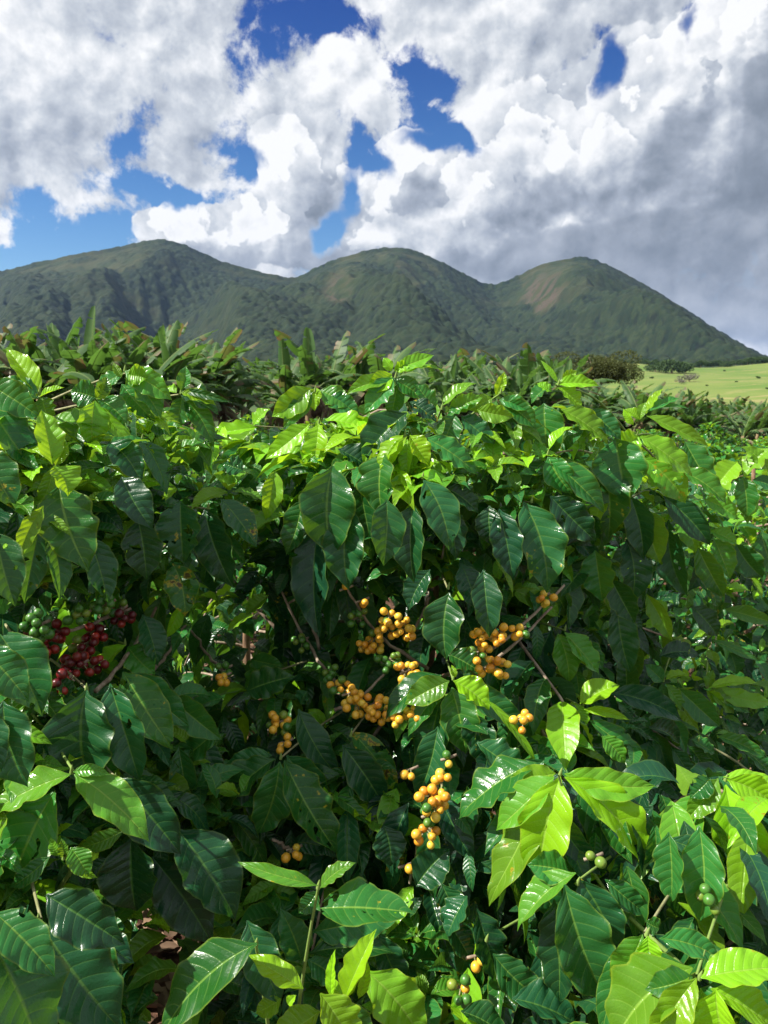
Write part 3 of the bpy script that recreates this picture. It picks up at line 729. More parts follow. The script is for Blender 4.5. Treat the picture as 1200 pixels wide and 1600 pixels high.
if VEG:
    grow('mid', 26, 3, 1.15); grow('left', 26, 4, 1.15); grow('right', 24, 5, 1.1); grow('low', 16, 6, 1.2); grow('gapl', 20, 8, 1.0); grow('far', 20, 9, 1.0)
    # the face of the hedge: leaves hanging over one another just behind the nearest sprays
    rs = np.random.RandomState(77)
    gx, gy = np.meshgrid(np.arange(-60, 1280, 31), np.arange(600, 1660, 28))
    for layer, (d0, d1, sc) in enumerate([(0.07, 0.20, 1.0), (0.16, 0.42, 1.05), (0.30, 0.75, 1.1)]):
        px = (gx + rs.uniform(-18, 18, gx.shape)).ravel(); py = (gy + rs.uniform(-16, 16, gx.shape)).ravel()
        py = py[np.argsort(rs.rand(len(px)))] if False else py
        d = surf(px, py) + rs.uniform(d0, d1, len(px))
        B = CAM + d[:, None] * (FW + RT * ((px[:, None] - 600) / FPX) - UP * ((py[:, None] - 800) / FPX))
        n = len(B); top = py < np.interp(px, TOPX, TOPY) + 110
        C = rs.normal(0, 0.62, (n, 3)) + np.array([0, -0.35, -0.62]); C[top, 2] += 0.55; C = unit(C)
        Nn = np.array([0, -0.45, 0.8]) + rs.normal(0, 0.35, (n, 3))
        L = 0.086 * sc * (0.55 + 0.75 * rs.rand(n))
        ok = hidden_ok(B + C * L[:, None] * .5, 0.04) & hidden_ok(B + C * L[:, None], 0.03) & hidden_ok(B, 0.03) & (B[:, 2] > 0.25)
        tone = np.clip(0.03 + 0.46 * rs.rand(n) ** 2.0 + 0.60 * top * rs.rand(n) ** 1.6 + 0.5 * (rs.rand(n) < .12), 0, 1)
        col = np.stack([tone, rs.rand(n), rs.rand(n) ** 6 * 0.9], -1)
        for i in np.where(ok)[0]:
            k = nearest_bush(B[i], ('mid', 'left', 'right', 'low', 'gapl', 'far'))
            BUSH[k].setdefault('face', []).append((B[i], C[i], Nn[i], L[i], L[i] * rs.uniform(.36, .47), col[i]))
    rs = np.random.RandomState(91)
    for q in range(560):
        if q < 130: px = rs.uniform(-20, 1220); py = np.interp(px, TOPX, TOPY) + rs.uniform(25, 170)
        else: px = rs.uniform(-20, 1220); py = rs.uniform(760, 1600)
        if px > 690 and py > 1170: continue
        if any(abs(px - a) < 40 and abs(py - c) < 40 for a, c, _, _ in FR): continue
        nodeP = at(px, py, float(surf(px, py)) + (rs.uniform(.03, .10) if q < 130 else rs.uniform(.07, .16))); m_ = rs.randint(5, 9); t0 = rs.uniform(.35, .95) if q < 130 else rs.uniform(.25, .8)
        a_ = rs.rand() * 6.28 + np.arange(m_) * 2.4; el = rs.uniform(-.5, .9, m_)
        C_ = np.stack([np.cos(a_) * np.cos(el), np.sin(a_) * np.cos(el) - .25, np.sin(el)], -1); L_ = rs.uniform(.035, .085, m_) * (1.1 - .5 * (el > .5))
        B_ = nodeP + C_ * .004; ok = hidden_ok(B_ + C_ * L_[:, None], -.04 if q < 130 else .03)
        k = nearest_bush(nodeP, ('mid', 'left', 'right', 'low', 'gapl', 'far'))
        for i in np.where(ok)[0]:
            BUSH[k].setdefault('face', []).append((B_[i], unit(C_[i]), np.array([0, -.3, 1.0]) + rs.normal(0, .2, 3), L_[i], L_[i] * rs.uniform(.36, .46), np.array([np.clip(t0 + rs.uniform(-.2, .1) + .2 * (el[i] > .5), 0, 1), rs.rand(), 0.0])))
    for k, b in BUSH.items():
        parts = list(b['leaves'])
        if b.get('face'):
            q = b['face']; parts.append(tuple(np.array([r_[j] for r_ in q]) for j in range(6)))
        if not parts: continue
        B, C, Nn, L, W, col = [np.concatenate([p[j] for p in parts]) for j in range(6)]
        rs = np.random.RandomState(len(B)); n = len(B)
        V, uv, F = leaf_grid(B, C, Nn, L, W, bulge=rs.uniform(.04, .16, n), fold=rs.uniform(0.12, .6, n), wave=rs.uniform(.03, .11, n), seed=n, nv=12, nu=7, sag=rs.uniform(0, .25, n), twist=rs.uniform(-.5, .5, n), side=rs.uniform(-.05, .05, n))
        mobj('foliage', leaves_mesh('foliage', V, uv, F, col, M_LEAF, b['o']), b['e'])
#BASEEND

# ------------------------------------------------------------------ leafy shoots on the face of the hedge, each leaf a mesh of its own
# base x,y  tip x,y  width(px)  tone  [dz  roll]   (photo pixels; unprojected to real places, real sizes)
SHOOTS = [
 ('left', 'lime', (62, 618), [(62, 617, 13, 549, 34, .92, 0, 10), (62, 620, 98, 606, 14, .95), (60, 620, 38, 608, 12, .9), (60, 622, 0, 596, 44, .40), (66, 620, 78, 658, 34, .55)]),
 ('left', '', (20, 640), [(-30, 625, 48, 735, 62, .32, .02), (-20, 600, 58, 650, 50, .42), (15, 650, 48, 722, 34, .35), (-30, 700, 20, 790, 60, .3)]),
 ('left', 'bright', (85, 728), [(82, 726, 66, 645, 40, .78, -.02), (84, 728, 105, 772, 44, .80, -.03, -25), (86, 728, 100, 688, 22, .8, -.015), (84, 730, 60, 790, 24, .7), (92, 755, 136, 884, 82, .48, -.02, -5), (80, 735, 28, 745, 30, .5)]),
 ('left', '', (150, 628), [(148, 626, 145, 698, 42, .70, -.02), (152, 624, 196, 660, 36, .5), (152, 626, 222, 706, 22, .75), (142, 632, 100, 745, 70, .42, .01), (150, 622, 112, 612, 40, .35), (156, 618, 166, 590, 20, .55), (150, 624, 172, 600, 18, .8)]),
 ('left', '', (195, 582), [(197, 584, 248, 650, 48, .5), (195, 580, 264, 622, 40, .58), (193, 582, 150, 606, 28, .5), (200, 585, 230, 590, 30, .75, -.01), (190, 590, 178, 568, 12, .7), (190, 600, 240, 655, 36, .45, .02)]),
 ('left', '', (283, 615), [(281, 616, 338, 645, 42, .25), (283, 613, 335, 632, 24, .9, -.015), (283, 610, 290, 574, 22, .45), (285, 610, 358, 628, 12, .2), (276, 614, 258, 610, 22, .85), (284, 620, 275, 670, 30, .4), (288, 622, 330, 690, 34, .45)]),
 ('left', '', (222, 690), [(218, 686, 258, 768, 34, .25), (170, 690, 218, 752, 46, .14, .01), (190, 745, 236, 822, 52, .06), (216, 812, 228, 900, 58, .10, -.01), (282, 783, 286, 874, 66, .15, -.02, 12), (205, 700, 165, 640, 34, .5)]),
 ('left', '', (325, 795), [(320, 795, 362, 912, 54, .12), (345, 780, 398, 850, 44, .2, .01), (270, 880, 288, 958, 50, .5, .02, 0, .95)]),
 ('left', 'bright', (60, 800), [(68, 790, 30, 870, 26, .78, -.02), (70, 805, 108, 835, 16, .75), (62, 800, 20, 790, 24, .6), (66, 806, 40, 935, 46, .28, .01), (74, 830, 92, 932, 34, .30), (-8, 830, 22, 940, 56, .25, -.01), (140, 838, 168, 935, 48, .16)]),
 ('mid', '', (395, 665), [(402, 668, 318, 684, 26, .85), (398, 668, 352, 722, 44, .7), (385, 690, 352, 778, 46, .5), (400, 680, 432, 738, 44, .3), (392, 700, 372, 770, 34, .42), (396, 665, 420, 640, 24, .8), (380, 735, 350, 725, 34, .2, -.01)]),
 ('mid', 'top', (618, 590), [(616, 578, 674, 556, 24, .72), (612, 584, 578, 614, 30, .85), (614, 590, 572, 642, 40, .45), (620, 585, 688, 578, 18, .7), (616, 592, 660, 620, 30, .4), (612, 580, 600, 560, 16, .8), (622, 600, 612, 650, 30, .35), (616, 580, 640, 568, 16, .9), (610, 596, 545, 615, 26, .65)]),
 ('mid', '', (492, 612), [(486, 606, 428, 648, 38, .72, -.01), (500, 610, 545, 636, 36, .55), (495, 606, 492, 640, 24, .85), (505, 622, 560, 650, 34, .35), (488, 612, 445, 665, 30, .5)]),
 ('mid', 'bright', (498, 662), [(484, 662, 418, 714, 34, .88, -.02), (498, 662, 489, 736, 38, .9, -.03, 8), (482, 672, 444, 762, 44, .5), (508, 656, 580, 680, 34, .88, -.02, -20), (500, 668, 520, 745, 34, .22), (478, 700, 430, 706, 22, .75), (508, 690, 560, 690, 32, .7), (430, 736, 416, 808, 30, .8, -.01)]),
 ('mid', '', (632, 682), [(636, 645, 570, 720, 58, .12, .02), (528, 702, 584, 738, 42, .05, -.01, -20), (630, 680, 594, 732, 30, .9, -.02), (636, 682, 606, 730, 16, .95, -.03), (640, 680, 668, 724, 32, .95, -.03, -15), (664, 684, 742, 738, 46, .50, -.02, -15), (600, 705, 597, 800, 56, .48, -.02), (636, 686, 634, 745, 22, .8), (660, 690, 640, 745, 16, .7)]),
 ('mid', 'dark', (540, 735), [(520, 728, 520, 862, 82, .28, -.03, -8), (472, 780, 448, 862, 42, .32), (548, 792, 545, 914, 64, .18), (560, 755, 580, 868, 50, .22, .01), (604, 780, 600, 878, 50, .26), (500, 815, 498, 985, 60, .04, .03)]),
 ('mid', 'dark', (660, 748), [(662, 750, 700, 853, 56, .2, -.02), (646, 785, 646, 903, 50, .12), (642, 785, 646, 832, 26, .85), (690, 760, 745, 800, 38, .12), (700, 790, 712, 870, 36, .1, .02)]),
 ('mid', '', (690, 640), [(640, 628, 682, 658, 32, .05), (680, 640, 650, 600, 30, .5), (700, 640, 752, 620, 26, .62), (712, 648, 690, 700, 36, .35), (745, 640, 800, 650, 26, .72), (720, 650, 770, 690, 38, .2), (690, 636, 740, 600, 24, .7), (745, 628, 700, 655, 24, .5)]),
 ('mid', 'top', (782, 615), [(775, 618, 788, 583, 15, .95), (770, 622, 735, 640, 24, .7), (780, 625, 830, 640, 26, .5), (776, 626, 765, 680, 30, .5), (786, 630, 835, 668, 34, .4), (800, 640, 770, 700, 40, .15)]),
 ('right', 'top', (872, 602), [(868, 600, 932, 602, 22, .82), (872, 598, 846, 565, 8, .7), (866, 604, 832, 628, 28, .4), (850, 630, 858, 716, 64, .36, -.03, 10), (876, 640, 946, 690, 40, .72, -.01, -15), (920, 640, 968, 684, 32, .22), (878, 590, 900, 580, 14, .8), (872, 606, 905, 640, 26, .8), (862, 612, 840, 600, 18, .8), (858, 702, 894, 668, 18, .92, -.03)]),
 ('right', '', (855, 712), [(856, 714, 892, 768, 44, .5, -.01), (862, 722, 940, 795, 46, .45, -.015, -15), (850, 718, 835, 690, 24, .6), (850, 720, 820, 770, 40, .4), (845, 724, 860, 770, 26, .6, .01)]),
 ('right', 'bright', (995, 680), [(1010, 647, 1034, 609, 14, .92), (1012, 645, 1060, 623, 18, .5), (1010, 650, 1102, 694, 26, .72, -.02), (1000, 656, 978, 640, 16, .8), (998, 682, 963, 704, 36, .85, -.02, -25), (1000, 682, 1078, 740, 44, .75, -.03, -15), (1000, 655, 1008, 630, 14, .7), (990, 664, 975, 640, 10, .85), (1008, 644, 1075, 640, 8, .5)]),
 ('right', '', (960, 695), [(962, 685, 980, 778, 78, .34, -.02, 5), (945, 722, 950, 835, 66, .32, 0, 5), (890, 740, 905, 820, 40, .15), (1005, 715, 1068, 782, 46, .62, .02), (1060, 735, 1132, 786, 34, .55), (1070, 690, 1110, 760, 40, .4, .03)]),
 ('right', 'drooping', (975, 790), [(985, 775, 1004, 868, 44, .15), (960, 790, 940, 800, 40, .4, .02), (978, 842, 985, 938, 46, .10), (1036, 775, 1106, 848, 40, .08), (1045, 812, 1072, 925, 44, .12), (1010, 795, 1030, 875, 52, .58, .01), (1060, 800, 1085, 860, 34, .6, .02), (930, 860, 940, 935, 50, .5, .03), (1100, 780, 1150, 810, 30, .6), (1090, 855, 1130, 930, 34, .5), (1115, 840, 1140, 900, 36, .55), (900, 800, 925, 850, 60, .06, .02)]),
 ('mid', 'dark', (830, 785), [(818, 784, 852, 918, 68, .22, -.03, -8), (780, 795, 800, 898, 48, .05), (765, 790, 770, 850, 40, .08, .01), (860, 775, 928, 842, 50, .05)]),
 ('far', 'bright', (1165, 720), [(1152, 722, 1120, 760, 36, .85), (1160, 745, 1166, 806, 34, .38), (1205, 700, 1165, 742, 40, .75), (1175, 750, 1215, 770, 26, .2), (1200, 735, 1160, 700, 24, .7), (1190, 830, 1215, 900, 44, .3), (1110, 830, 1150, 850, 26, .6), (1150, 850, 1190, 900, 40, .2)]),
 ('mid', 'fresh', (882, 985), [(872, 990, 888, 1062, 40, .58, -.02), (882, 988, 934, 1050, 38, .58, -.02), (862, 985, 832, 1102, 60, .02, .01), (965, 945, 985, 1045, 46, .2), (1010, 928, 1047, 998, 26, .65), (905, 1000, 940, 1045, 26, .3), (955, 905, 990, 970, 40, .2), (900, 1045, 905, 1085, 26, .3, .02)]),
 ('mid', 'lime', (910, 1105), [(906, 1100, 964, 1072, 42, .92, -.02), (912, 1108, 980, 1124, 14, .95, -.02), (900, 1100, 912, 1138, 20, .75), (920, 1125, 1006, 1188, 38, .5, -.01), (885, 1125, 938, 1188, 44, .18), (905, 1104, 885, 1110, 18, .9), (940, 1150, 975, 1190, 30, .6)]),
 ('right', 'fresh', (1036, 1065), [(1036, 1065, 1010, 1040, 26, .4), (1040, 1062, 1073, 1054, 16, .85), (1040, 1068, 1068, 1110, 20, .6), (1033, 1068, 1045, 1100, 18, .4), (1060, 1076, 1122, 1132, 36, .4), (950, 1082, 1060, 1124, 40, .06, .03)]),
 ('right', 'fresh', (1105, 1076), [(1106, 1075, 1114, 1048, 16, .6), (1108, 1075, 1182, 1068, 18, .9), (1106, 1078, 1146, 1112, 30, .65), (1110, 1076, 1205, 1096, 26, .72), (1104, 1080, 1130, 1095, 16, .8), (1120, 1090, 1170, 1112, 24, .5)]),
 ('right', '', (1120, 1010), [(1080, 948, 1120, 992, 38, .14), (1030, 1026, 1090, 1024, 32, .06), (1132, 952, 1204, 972, 24, .55), (1112, 1000, 1182, 1030, 16, .5), (1140, 1020, 1150, 1052, 26, .2), (1090, 900, 1120, 950, 26, .3)]),
 ('low', '', (1090, 1160), [(1075, 1165, 1106, 1212, 28, .3), (1080, 1155, 1116, 1176, 26, .42), (1120, 1150, 1192, 1182, 24, .5), (1160, 1170, 1210, 1215, 30, .35)]),
 ('low', 'lime', (875, 1211), [(875, 1213, 842, 1369, 76, .96, -.03, -6), (882, 1214, 1010, 1362, 64, .96, -.02, -12), (862, 1214, 766, 1402, 62, .72, 0, 10), (866, 1214, 780, 1292, 56, .64, -.015, 10), (882, 1209, 1016, 1226, 44, .70, -.01), (838, 1192, 722, 1272, 64, .42, .02), (900, 1225, 980, 1388, 58, .25, .03), (868, 1208, 800, 1215, 34, .8, .01), (900, 1210, 985, 1240, 36, .4, .02), (862, 1222, 810, 1330, 50, .45, .03)]),
 ('low', 'lime', (1133, 1220), [(1133, 1226, 1175, 1400, 78, .96, -.03, -10), (1122, 1216, 1074, 1278, 34, .66, -.02), (1136, 1218, 1206, 1256, 40, .92, -.02), (1130, 1214, 1215, 1226, 24, .88), (1092, 1238, 1034, 1374, 68, .6, .01, 8), (1092, 1290, 1092, 1434, 60, .45, .03), (1110, 1216, 1080, 1245, 30, .3, -.02), (1045, 1300, 1048, 1405, 44, .38, .03), (1140, 1240, 1210, 1340, 40, .7, .03)]),
 ('low', 'pale', (902, 1382), [(882, 1382, 946, 1556, 88, .26, -.02, -5), (905, 1372, 958, 1478, 64, .10), (900, 1364, 812, 1448, 46, .62, .0, 20), (866, 1405, 872, 1560, 58, .10, .02), (945, 1374, 1006, 1424, 36, .3), (888, 1362, 828, 1352, 46, .42, .02), (840, 1440, 826, 1440, 30, .1)]),
 ('low', '', (1010, 1462), [(1030, 1466, 1124, 1500, 40, .5), (1012, 1462, 1018, 1510, 36, .9, -.01), (1004, 1460, 960, 1535, 50, .6), (1030, 1450, 1010, 1440, 26, .4), (990, 1470, 942, 1610, 44, .4, .02)]),
 ('low', 'lime', (1092, 1530), [(1082, 1512, 965, 1630, 96, .68, .0, 5), (1088, 1528, 1020, 1640, 46, .85, -.02), (1095, 1528, 1216, 1512, 58, .85, -.01, -10), (1118, 1545, 1140, 1650, 64, .96, -.03), (1110, 1545, 1212, 1610, 50, .88, -.015), (1082, 1526, 1012, 1545, 44, .5, -.01), (1090, 1540, 1075, 1590, 26, .8), (1100, 1525, 1150, 1500, 30, .6), (1095, 1545, 1100, 1640, 50, .7, .01)]),
 ('low', 'fresh', (760, 1470), [(770, 1490, 850, 1560, 50, .25), (700, 1440, 735, 1500, 40, .12), (730, 1400, 700, 1460, 44, .12), (800, 1560, 900, 1600, 60, .1), (720, 1580, 790, 1620, 44, .2), (650, 1385, 700, 1330, 50, .1), (745, 1420, 780, 1530, 50, .08), (690, 1380, 720, 1445, 46, .15)]),
 ('young', 'young', (497, 1388), [(497, 1384, 378, 1348, 24, .6, -.02), (500, 1388, 552, 1350, 26, .6, -.01), (494, 1420, 639, 1426, 76, .44, -.02, -18), (488, 1456, 616, 1436, 40, .35, .0, 40), (496, 1392, 468, 1425, 26, .32, .02), (470, 1500, 440, 1425, 50, .28, .02), (482, 1490, 610, 1488, 42, .25, .02), (480, 1500, 530, 1540, 46, .3, .02)]),
 ('young', 'lime', (470, 1548), [(474, 1545, 394, 1494, 36, .92, -.02), (538, 1562, 584, 1458, 38, 1., -.04), (518, 1560, 523, 1488, 16, 1., -.03), (450, 1570, 462, 1556, 14, 1., -.03), (572, 1516, 656, 1625, 76, .78, -.01, 5), (500, 1552, 548, 1640, 60, .86, -.02), (440, 1560, 402, 1582, 26, .75), (560, 1560, 572, 1500, 16, .95, -.03), (500, 1580, 430, 1620, 50, .8), (530, 1570, 570, 1640, 50, .55, .0), (540, 1560, 510, 1530, 20, .95, -.02)]),
 ('young', 'pale', (400, 1478), [(402, 1474, 258, 1615, 84, .34, -.03, 8), (386, 1438, 436, 1562, 58, .12, .02), (440, 1420, 452, 1495, 40, .25, .02), (592, 1460, 632, 1545, 46, .1, .02)]),
 ('mid', 'open', (438, 1186), [(437, 1190, 404, 1298, 54, .40, -.02), (444, 1188, 524, 1324, 62, .34, -.015, -10), (430, 1186, 344, 1268, 56, .32, 0, 15), (448, 1180, 512, 1250, 50, .28, .02), (425, 1180, 350, 1205, 34, .3, .02), (466, 1108, 526, 1208, 46, .14), (430, 1195, 440, 1290, 40, .1, .03)]),
 ('mid', '', (548, 1150), [(535, 1164, 598, 1258, 52, .10), (548, 1142, 618, 1228, 42, .42, .02, 0, .9), (560, 1180, 600, 1300, 44, .06, .04), (600, 1290, 610, 1350, 50, .06, .02)]),
 ('mid', 'fresh', (708, 1062), [(702, 1064, 636, 1098, 40, .62, -.03), (708, 1064, 762, 1106, 42, .96, -.05, -10), (706, 1074, 726, 1172, 58, .52, -.02), (696, 1075, 640, 1146, 28, .5, -.01), (716, 1062, 818, 1128, 42, .30, -.01), (690, 1080, 662, 1205, 60, .16, .0), (684, 1135, 652, 1242, 48, .18, .02), (690, 1055, 606, 1122, 46, .26, .01), (758, 1092, 836, 1192, 14, .8, -.01), (700, 1022, 752, 1052, 40, .3, .01), (712, 1058, 706, 1040, 10, .95, -.02), (730, 1110, 760, 1190, 48, .12, .03), (745, 1160, 820, 1210, 50, .2, .02)]),
 ('mid', 'dark', (700, 920), [(702, 926, 698, 1024, 62, .18, -.03, 5), (755, 890, 765, 990, 44, .10), (672, 890, 640, 950, 40, .06, .02), (720, 880, 745, 950, 40, .06, .02)]),
 ('left', 'open', (135, 1080), [(135, 1078, 142, 1218, 100, .16, -.01, 5), (172, 1068, 216, 1215, 58, .16, .01), (192, 1050, 266, 1163, 64, .52, -.03, -10), (200, 1052, 290, 1130, 52, .35, .0), (105, 1090, 90, 1060, 26, .2)]),
 ('left', 'lime', (195, 1008), [(196, 1008, 150, 1052, 30, .85, -.01), (200, 1010, 240, 1050, 44, .55, .01), (222, 960, 245, 1035, 40, .15, .03)]),
 ('left', 'bright', (112, 1208), [(110, 1210, -10, 1268, 54, .66, -.02, 10), (86, 1236, 14, 1408, 92, .52, 0, 5), (116, 1210, 226, 1308, 62, .62, -.02, -12), (114, 1206, 168, 1210, 18, .6, -.02)]),
 ('left', 'pale', (100, 1342), [(192, 1298, 128, 1322, 26, .58, -.02), (110, 1324, 136, 1368, 36, .58, -.02), (78, 1338, 18, 1384, 28, .34), (92, 1338, 80, 1310, 14, .7), (116, 1352, 150, 1370, 14, .8), (100, 1340, 96, 1312, 16, .6)]),
 ('left', 'dark', (180, 1220), [(180, 1214, 276, 1328, 68, .05), (278, 1296, 364, 1428, 88, .08, 0, -8), (238, 1338, 326, 1468, 68, .03, .02), (205, 1308, 212, 1418, 84, .07, .01), (266, 1088, 342, 1152, 42, .38), (342, 1138, 268, 1192, 44, .42), (420, 1030, 385, 1075, 26, .5)]),
 ('left', 'dark', (60, 1440), [(72, 1398, 188, 1472, 66, .06, -.01), (-10, 1425, 80, 1520, 64, .36, -.03), (-15, 1470, 62, 1650, 118, .20, -.02), (62, 1442, 182, 1600, 104, .12, .01), (130, 1440, 205, 1500, 50, .05, .02), (120, 1460, 172, 1555, 60, .3, .0)]),
 ('left', 'broad', (20, 1000), [(-5, 985, 62, 1110, 78, .26, -.03, -5), (-30, 1010, 40, 1090, 60, .3, -.04), (5, 1095, 40, 1222, 78, .16, -.01), (-30, 1100, 0, 1200, 50, .2)]),
 ('mid', '', (430, 1050), [(385, 1080, 456, 1058, 44, .22, 0, 20), (392, 1030, 440, 1040, 26, .4, .02), (430, 1050, 400, 1085, 20, .7), (350, 1090, 290, 1118, 34, .45, .03), (480, 1080, 470, 1100, 30, .2), (420, 930, 385, 960, 26, .7, .04)]),
]
ADJ = {'left': 'left hand', 'mid': 'middle'}
if VEG:
    rs = np.random.RandomState(5)
    for gi, (bk, word, node, lv) in enumerate(SHOOTS):
        b = BUSH[bk]; d0 = float(surf(*node)) + 0.01
        if bk == 'young': d0 = 0.86
        Pn = at(node[0], node[1], d0)
        # stem: from the node back into the bush, towards its trunk
        tz = min(b['h'] * 0.95, max(0.3, Pn[2] - b['o'][2] - 0.05))
        root = b['o'] + np.array([0, 0, tz if bk != 'young' else 0.45])
        v = root - Pn; v[2] -= 0.02
        ln = min(0.5, np.linalg.norm(v)); s = np.linspace(0, 1, 9)[:, None]
        if bk == 'young': root = at(440, 1760, 0.98); v = root - Pn; ln = np.linalg.norm(v)
        q = unit(v) * ln
        pts = Pn + q * s + np.array([0, 0, 0.05 * ln]) * np.sin(np.pi * s) - np.array([0, 0, .10 * ln]) * s ** 2
        if bk == 'low' and node[0] == 875: pts = np.array([at(873, 1212, .985), at(905, 1330, 1.03), at(945, 1390, .99), at(985, 1435, .94), at(1045, 1490, .92), at(1090, 1532, .90)]); 
        if bk == 'left' and node == (100, 1342): pts = np.array([at(97, 1340, .86), at(92, 1370, .86), at(78, 1400, .87), at(55, 1430, .88), at(20, 1470, .9)])
        if not (bk == 'low' and node[0] == 875): pts = pts + FW * (0.07 * np.sin(np.linspace(0, 1, len(pts)) * 1.57)[:, None] + .006) * (bk != 'young')
        tv = word in ('lime', 'fresh', 'young', 'pale', 'bright', 'top')
        A = Acc(); V, F = tube(pts, np.linspace(0.0016, 0.0034, len(pts)), 6); A.add(V, F, (0.9 if tv else 0.35, 0, 0))
        # two little bud scales at the node
        V, F = tube(Pn + np.array([[0, 0, 0], [0.001, -.001, 0.006], [0.002, -.002, .012]]), [.0028, .002, .0004], 6); A.add(V, F, (0.9, 0, 0))
        sh = mobj('leafy_shoot', A.mesh('leafy_shoot', M_WOOD, b['o']), b['e'])
        for li, L_ in enumerate(lv):
            bx, by, tx, ty, w, tone = L_[:6]; dz = L_[6] if len(L_) > 6 else rs.uniform(-.012, .012); roll = L_[7] if len(L_) > 7 else rs.uniform(-28, 28)
            spot = L_[8] if len(L_) > 8 else (rs.rand() ** 4) * 0.8
            db = d0 + dz
            if math.hypot(bx - node[0], by - node[1]) > 45: db = float(surf(bx, by)) + dz
            px_len = math.hypot(tx - bx, ty - by); Lm = px_len / FPX * db
            dt = db - (0.10 if ty > by else -0.15) * Lm * rs.uniform(-.6, 1.6)
            Bp = at(bx, by, db); Tp = at(tx, ty, dt)
            C = Tp - Bp; L = np.linalg.norm(C) * 1.07
            view = unit(CAM - (Bp + Tp) / 2)
            n0 = view + np.array([-0.12, 0, 0.70]); Cu = unit(C); n0 = unit(n0 - n0.dot(Cu) * Cu)
            a = math.radians(roll); n1 = n0 * math.cos(a) + np.cross(Cu, n0) * math.sin(a)
            W = w / FPX * db / max(0.6, math.cos(a) * 0.97)
            young = tone > 0.8
            V, uv, F = leaf_grid(Bp, C, n1, L, W, bulge=rs.uniform(.03, .11), fold=rs.uniform(.18, .50) + (0.1 if young else 0), wave=rs.uniform(.045, .10), seed=gi * 50 + li, nv=26, nu=15, quilt=rs.uniform(.002, .008), twist=rs.uniform(-.25, .25), side=rs.uniform(-.07, .07))
            col = np.array([[tone, rs.rand(), spot]])
            lf = mobj('leaf', leaves_mesh('leaf', V, uv, F, col, M_HOLE if spot > .22 and tone < .7 else M_LEAF, b['o']), sh)
            # petiole back to the node
            if math.hypot(bx - node[0], by - node[1]) <= 45:
                pass
    # ---------------------------------------------------------------- fruit
    def cherry_mesh(mat, squash=1.06):
        nu, nvv = 14, 9; V = []; 
        for j in range(nvv + 1):
            th = math.pi * j / nvv; z = -math.cos(th); rr = math.sin(th)
            if j == nvv: z -= 0.10
            if j == nvv - 1: z += 0.015
            for i in range(nu): V.append((rr * math.cos(2 * math.pi * i / nu), rr * math.sin(2 * math.pi * i / nu), z * squash))
        V = np.array(V) * 0.0064
        i = np.arange(nvv)[:, None] * nu; j = np.arange(nu)[None]; k = (j + 1) % nu
        F = np.stack([i + j, i + k, i + nu + k, i + nu + j], -1).reshape(-1, 4)
        return mesh_data('cherry', V, F, mat)
    CM = {'y': cherry_mesh(M_YEL), 'g': cherry_mesh(M_GRN), 'r': cherry_mesh(M_RED)}
    TW = [[(440, 925, .06), (470, 985, .05), (500, 1035, .05), (530, 1072, .06)], [(541, 918, .05), (560, 950, .05), (590, 990, .06), (612, 1010, .07), (668, 1045, .13)],
          [(880, 915, .03), (840, 955, .05), (790, 1000, .06), (735, 1032, .07), (690, 1060, .14)], [(862, 950, .06), (800, 1010, .1), (740, 1060, .12)], [(605, 1050, .06), (560, 1095, .06), (525, 1110, .06)],
          [(470, 920, .08), (480, 960, .06), (500, 1015, .07)], [(640, 1380, .08), (655, 1310, .07), (680, 1240, .1), (700, 1185, .14)], [(425, 1312, .06), (445, 1322, .05), (462, 1334, .05)],
          [(300, 985, .25), (330, 1030, .2), (360, 1062, .16)], [(640, 1000, .1), (660, 960, .14), (672, 930, .18)], [(360, 900, .2), (400, 950, .12), (440, 990, .1)]]
    TWL = [[(243, 950, .03), (215, 1000, .03), (185, 1045, .04), (150, 1080, .06)], [(35, 1000, .06), (90, 990, .06), (150, 975, .06), (200, 945, .07)], [(110, 1075, .08), (130, 1020, .06), (158, 985, .06)], [(290, 975, .1), (262, 1020, .1), (230, 1060, .1)]]
    for key, tws in (('mid', TW), ('left', TWL)):
        for tw in tws:
            P = np.array([at(a, c, float(surf(a, c)) + e) for a, c, e in tw])
            s = np.linspace(0, len(P) - 1, 12); pts = np.stack([np.interp(s, np.arange(len(P)), P[:, q]) for q in range(3)], -1)
            pts += rs.normal(0, 0.0012, pts.shape)
            A = Acc(); V, F = tube(pts, np.linspace(0.0022, 0.0036, 12) * (1 + 0.12 * np.sin(np.arange(12) * 2.2)), 7); A.add(V, F)
            mobj('twig', A.mesh('twig', M_WOOD, BUSH[key]['o']), BUSH[key]['e'])
    for fi, (fx, fy, n, kd) in enumerate(FR):
        d = FRD[fi]; Pc = at(fx, fy, d)
        key = 'low' if fx > 880 else ('left' if fx < 250 else 'mid'); b = BUSH[key]
        A = Acc(); spots = []; tries = 0
        n = int(round(n * 1.4)) if n > 2 else n
        R0 = 0.0066 * (n ** 0.42) * 1.25
        while len(spots) < n and tries < 900:
            tries += 1
            q = rs.normal(0, 1, 3); q = q / np.linalg.norm(q) * R0 * rs.rand() ** .33
            q[1] -= 0.002; q[2] *= 0.85
            if all(np.linalg.norm(q - w_) > 0.0108 for w_, _ in spots): spots.append((q, 0.86 + 0.3 * rs.rand()))
        for q, _ in spots:
            o_ = np.array([0, 0.006, 0.002]) + q * 0.3
            V, F = tube(Pc + np.stack([o_, o_ * .5 + q * .5, q * 0.9]), [.0011, .0009, .0011], 5, cap=False); A.add(V, F, (0.35, 0, 0))
        V, F = tube(Pc + np.array([[-.012, .008, -.004], [0, .007, 0], [.012, .008, .005]]), .0022, 6); A.add(V, F)
        cl = mobj('cherry_cluster', A.mesh('cherry_cluster', M_WOOD, Pc), b['e'], Pc - b['o'])
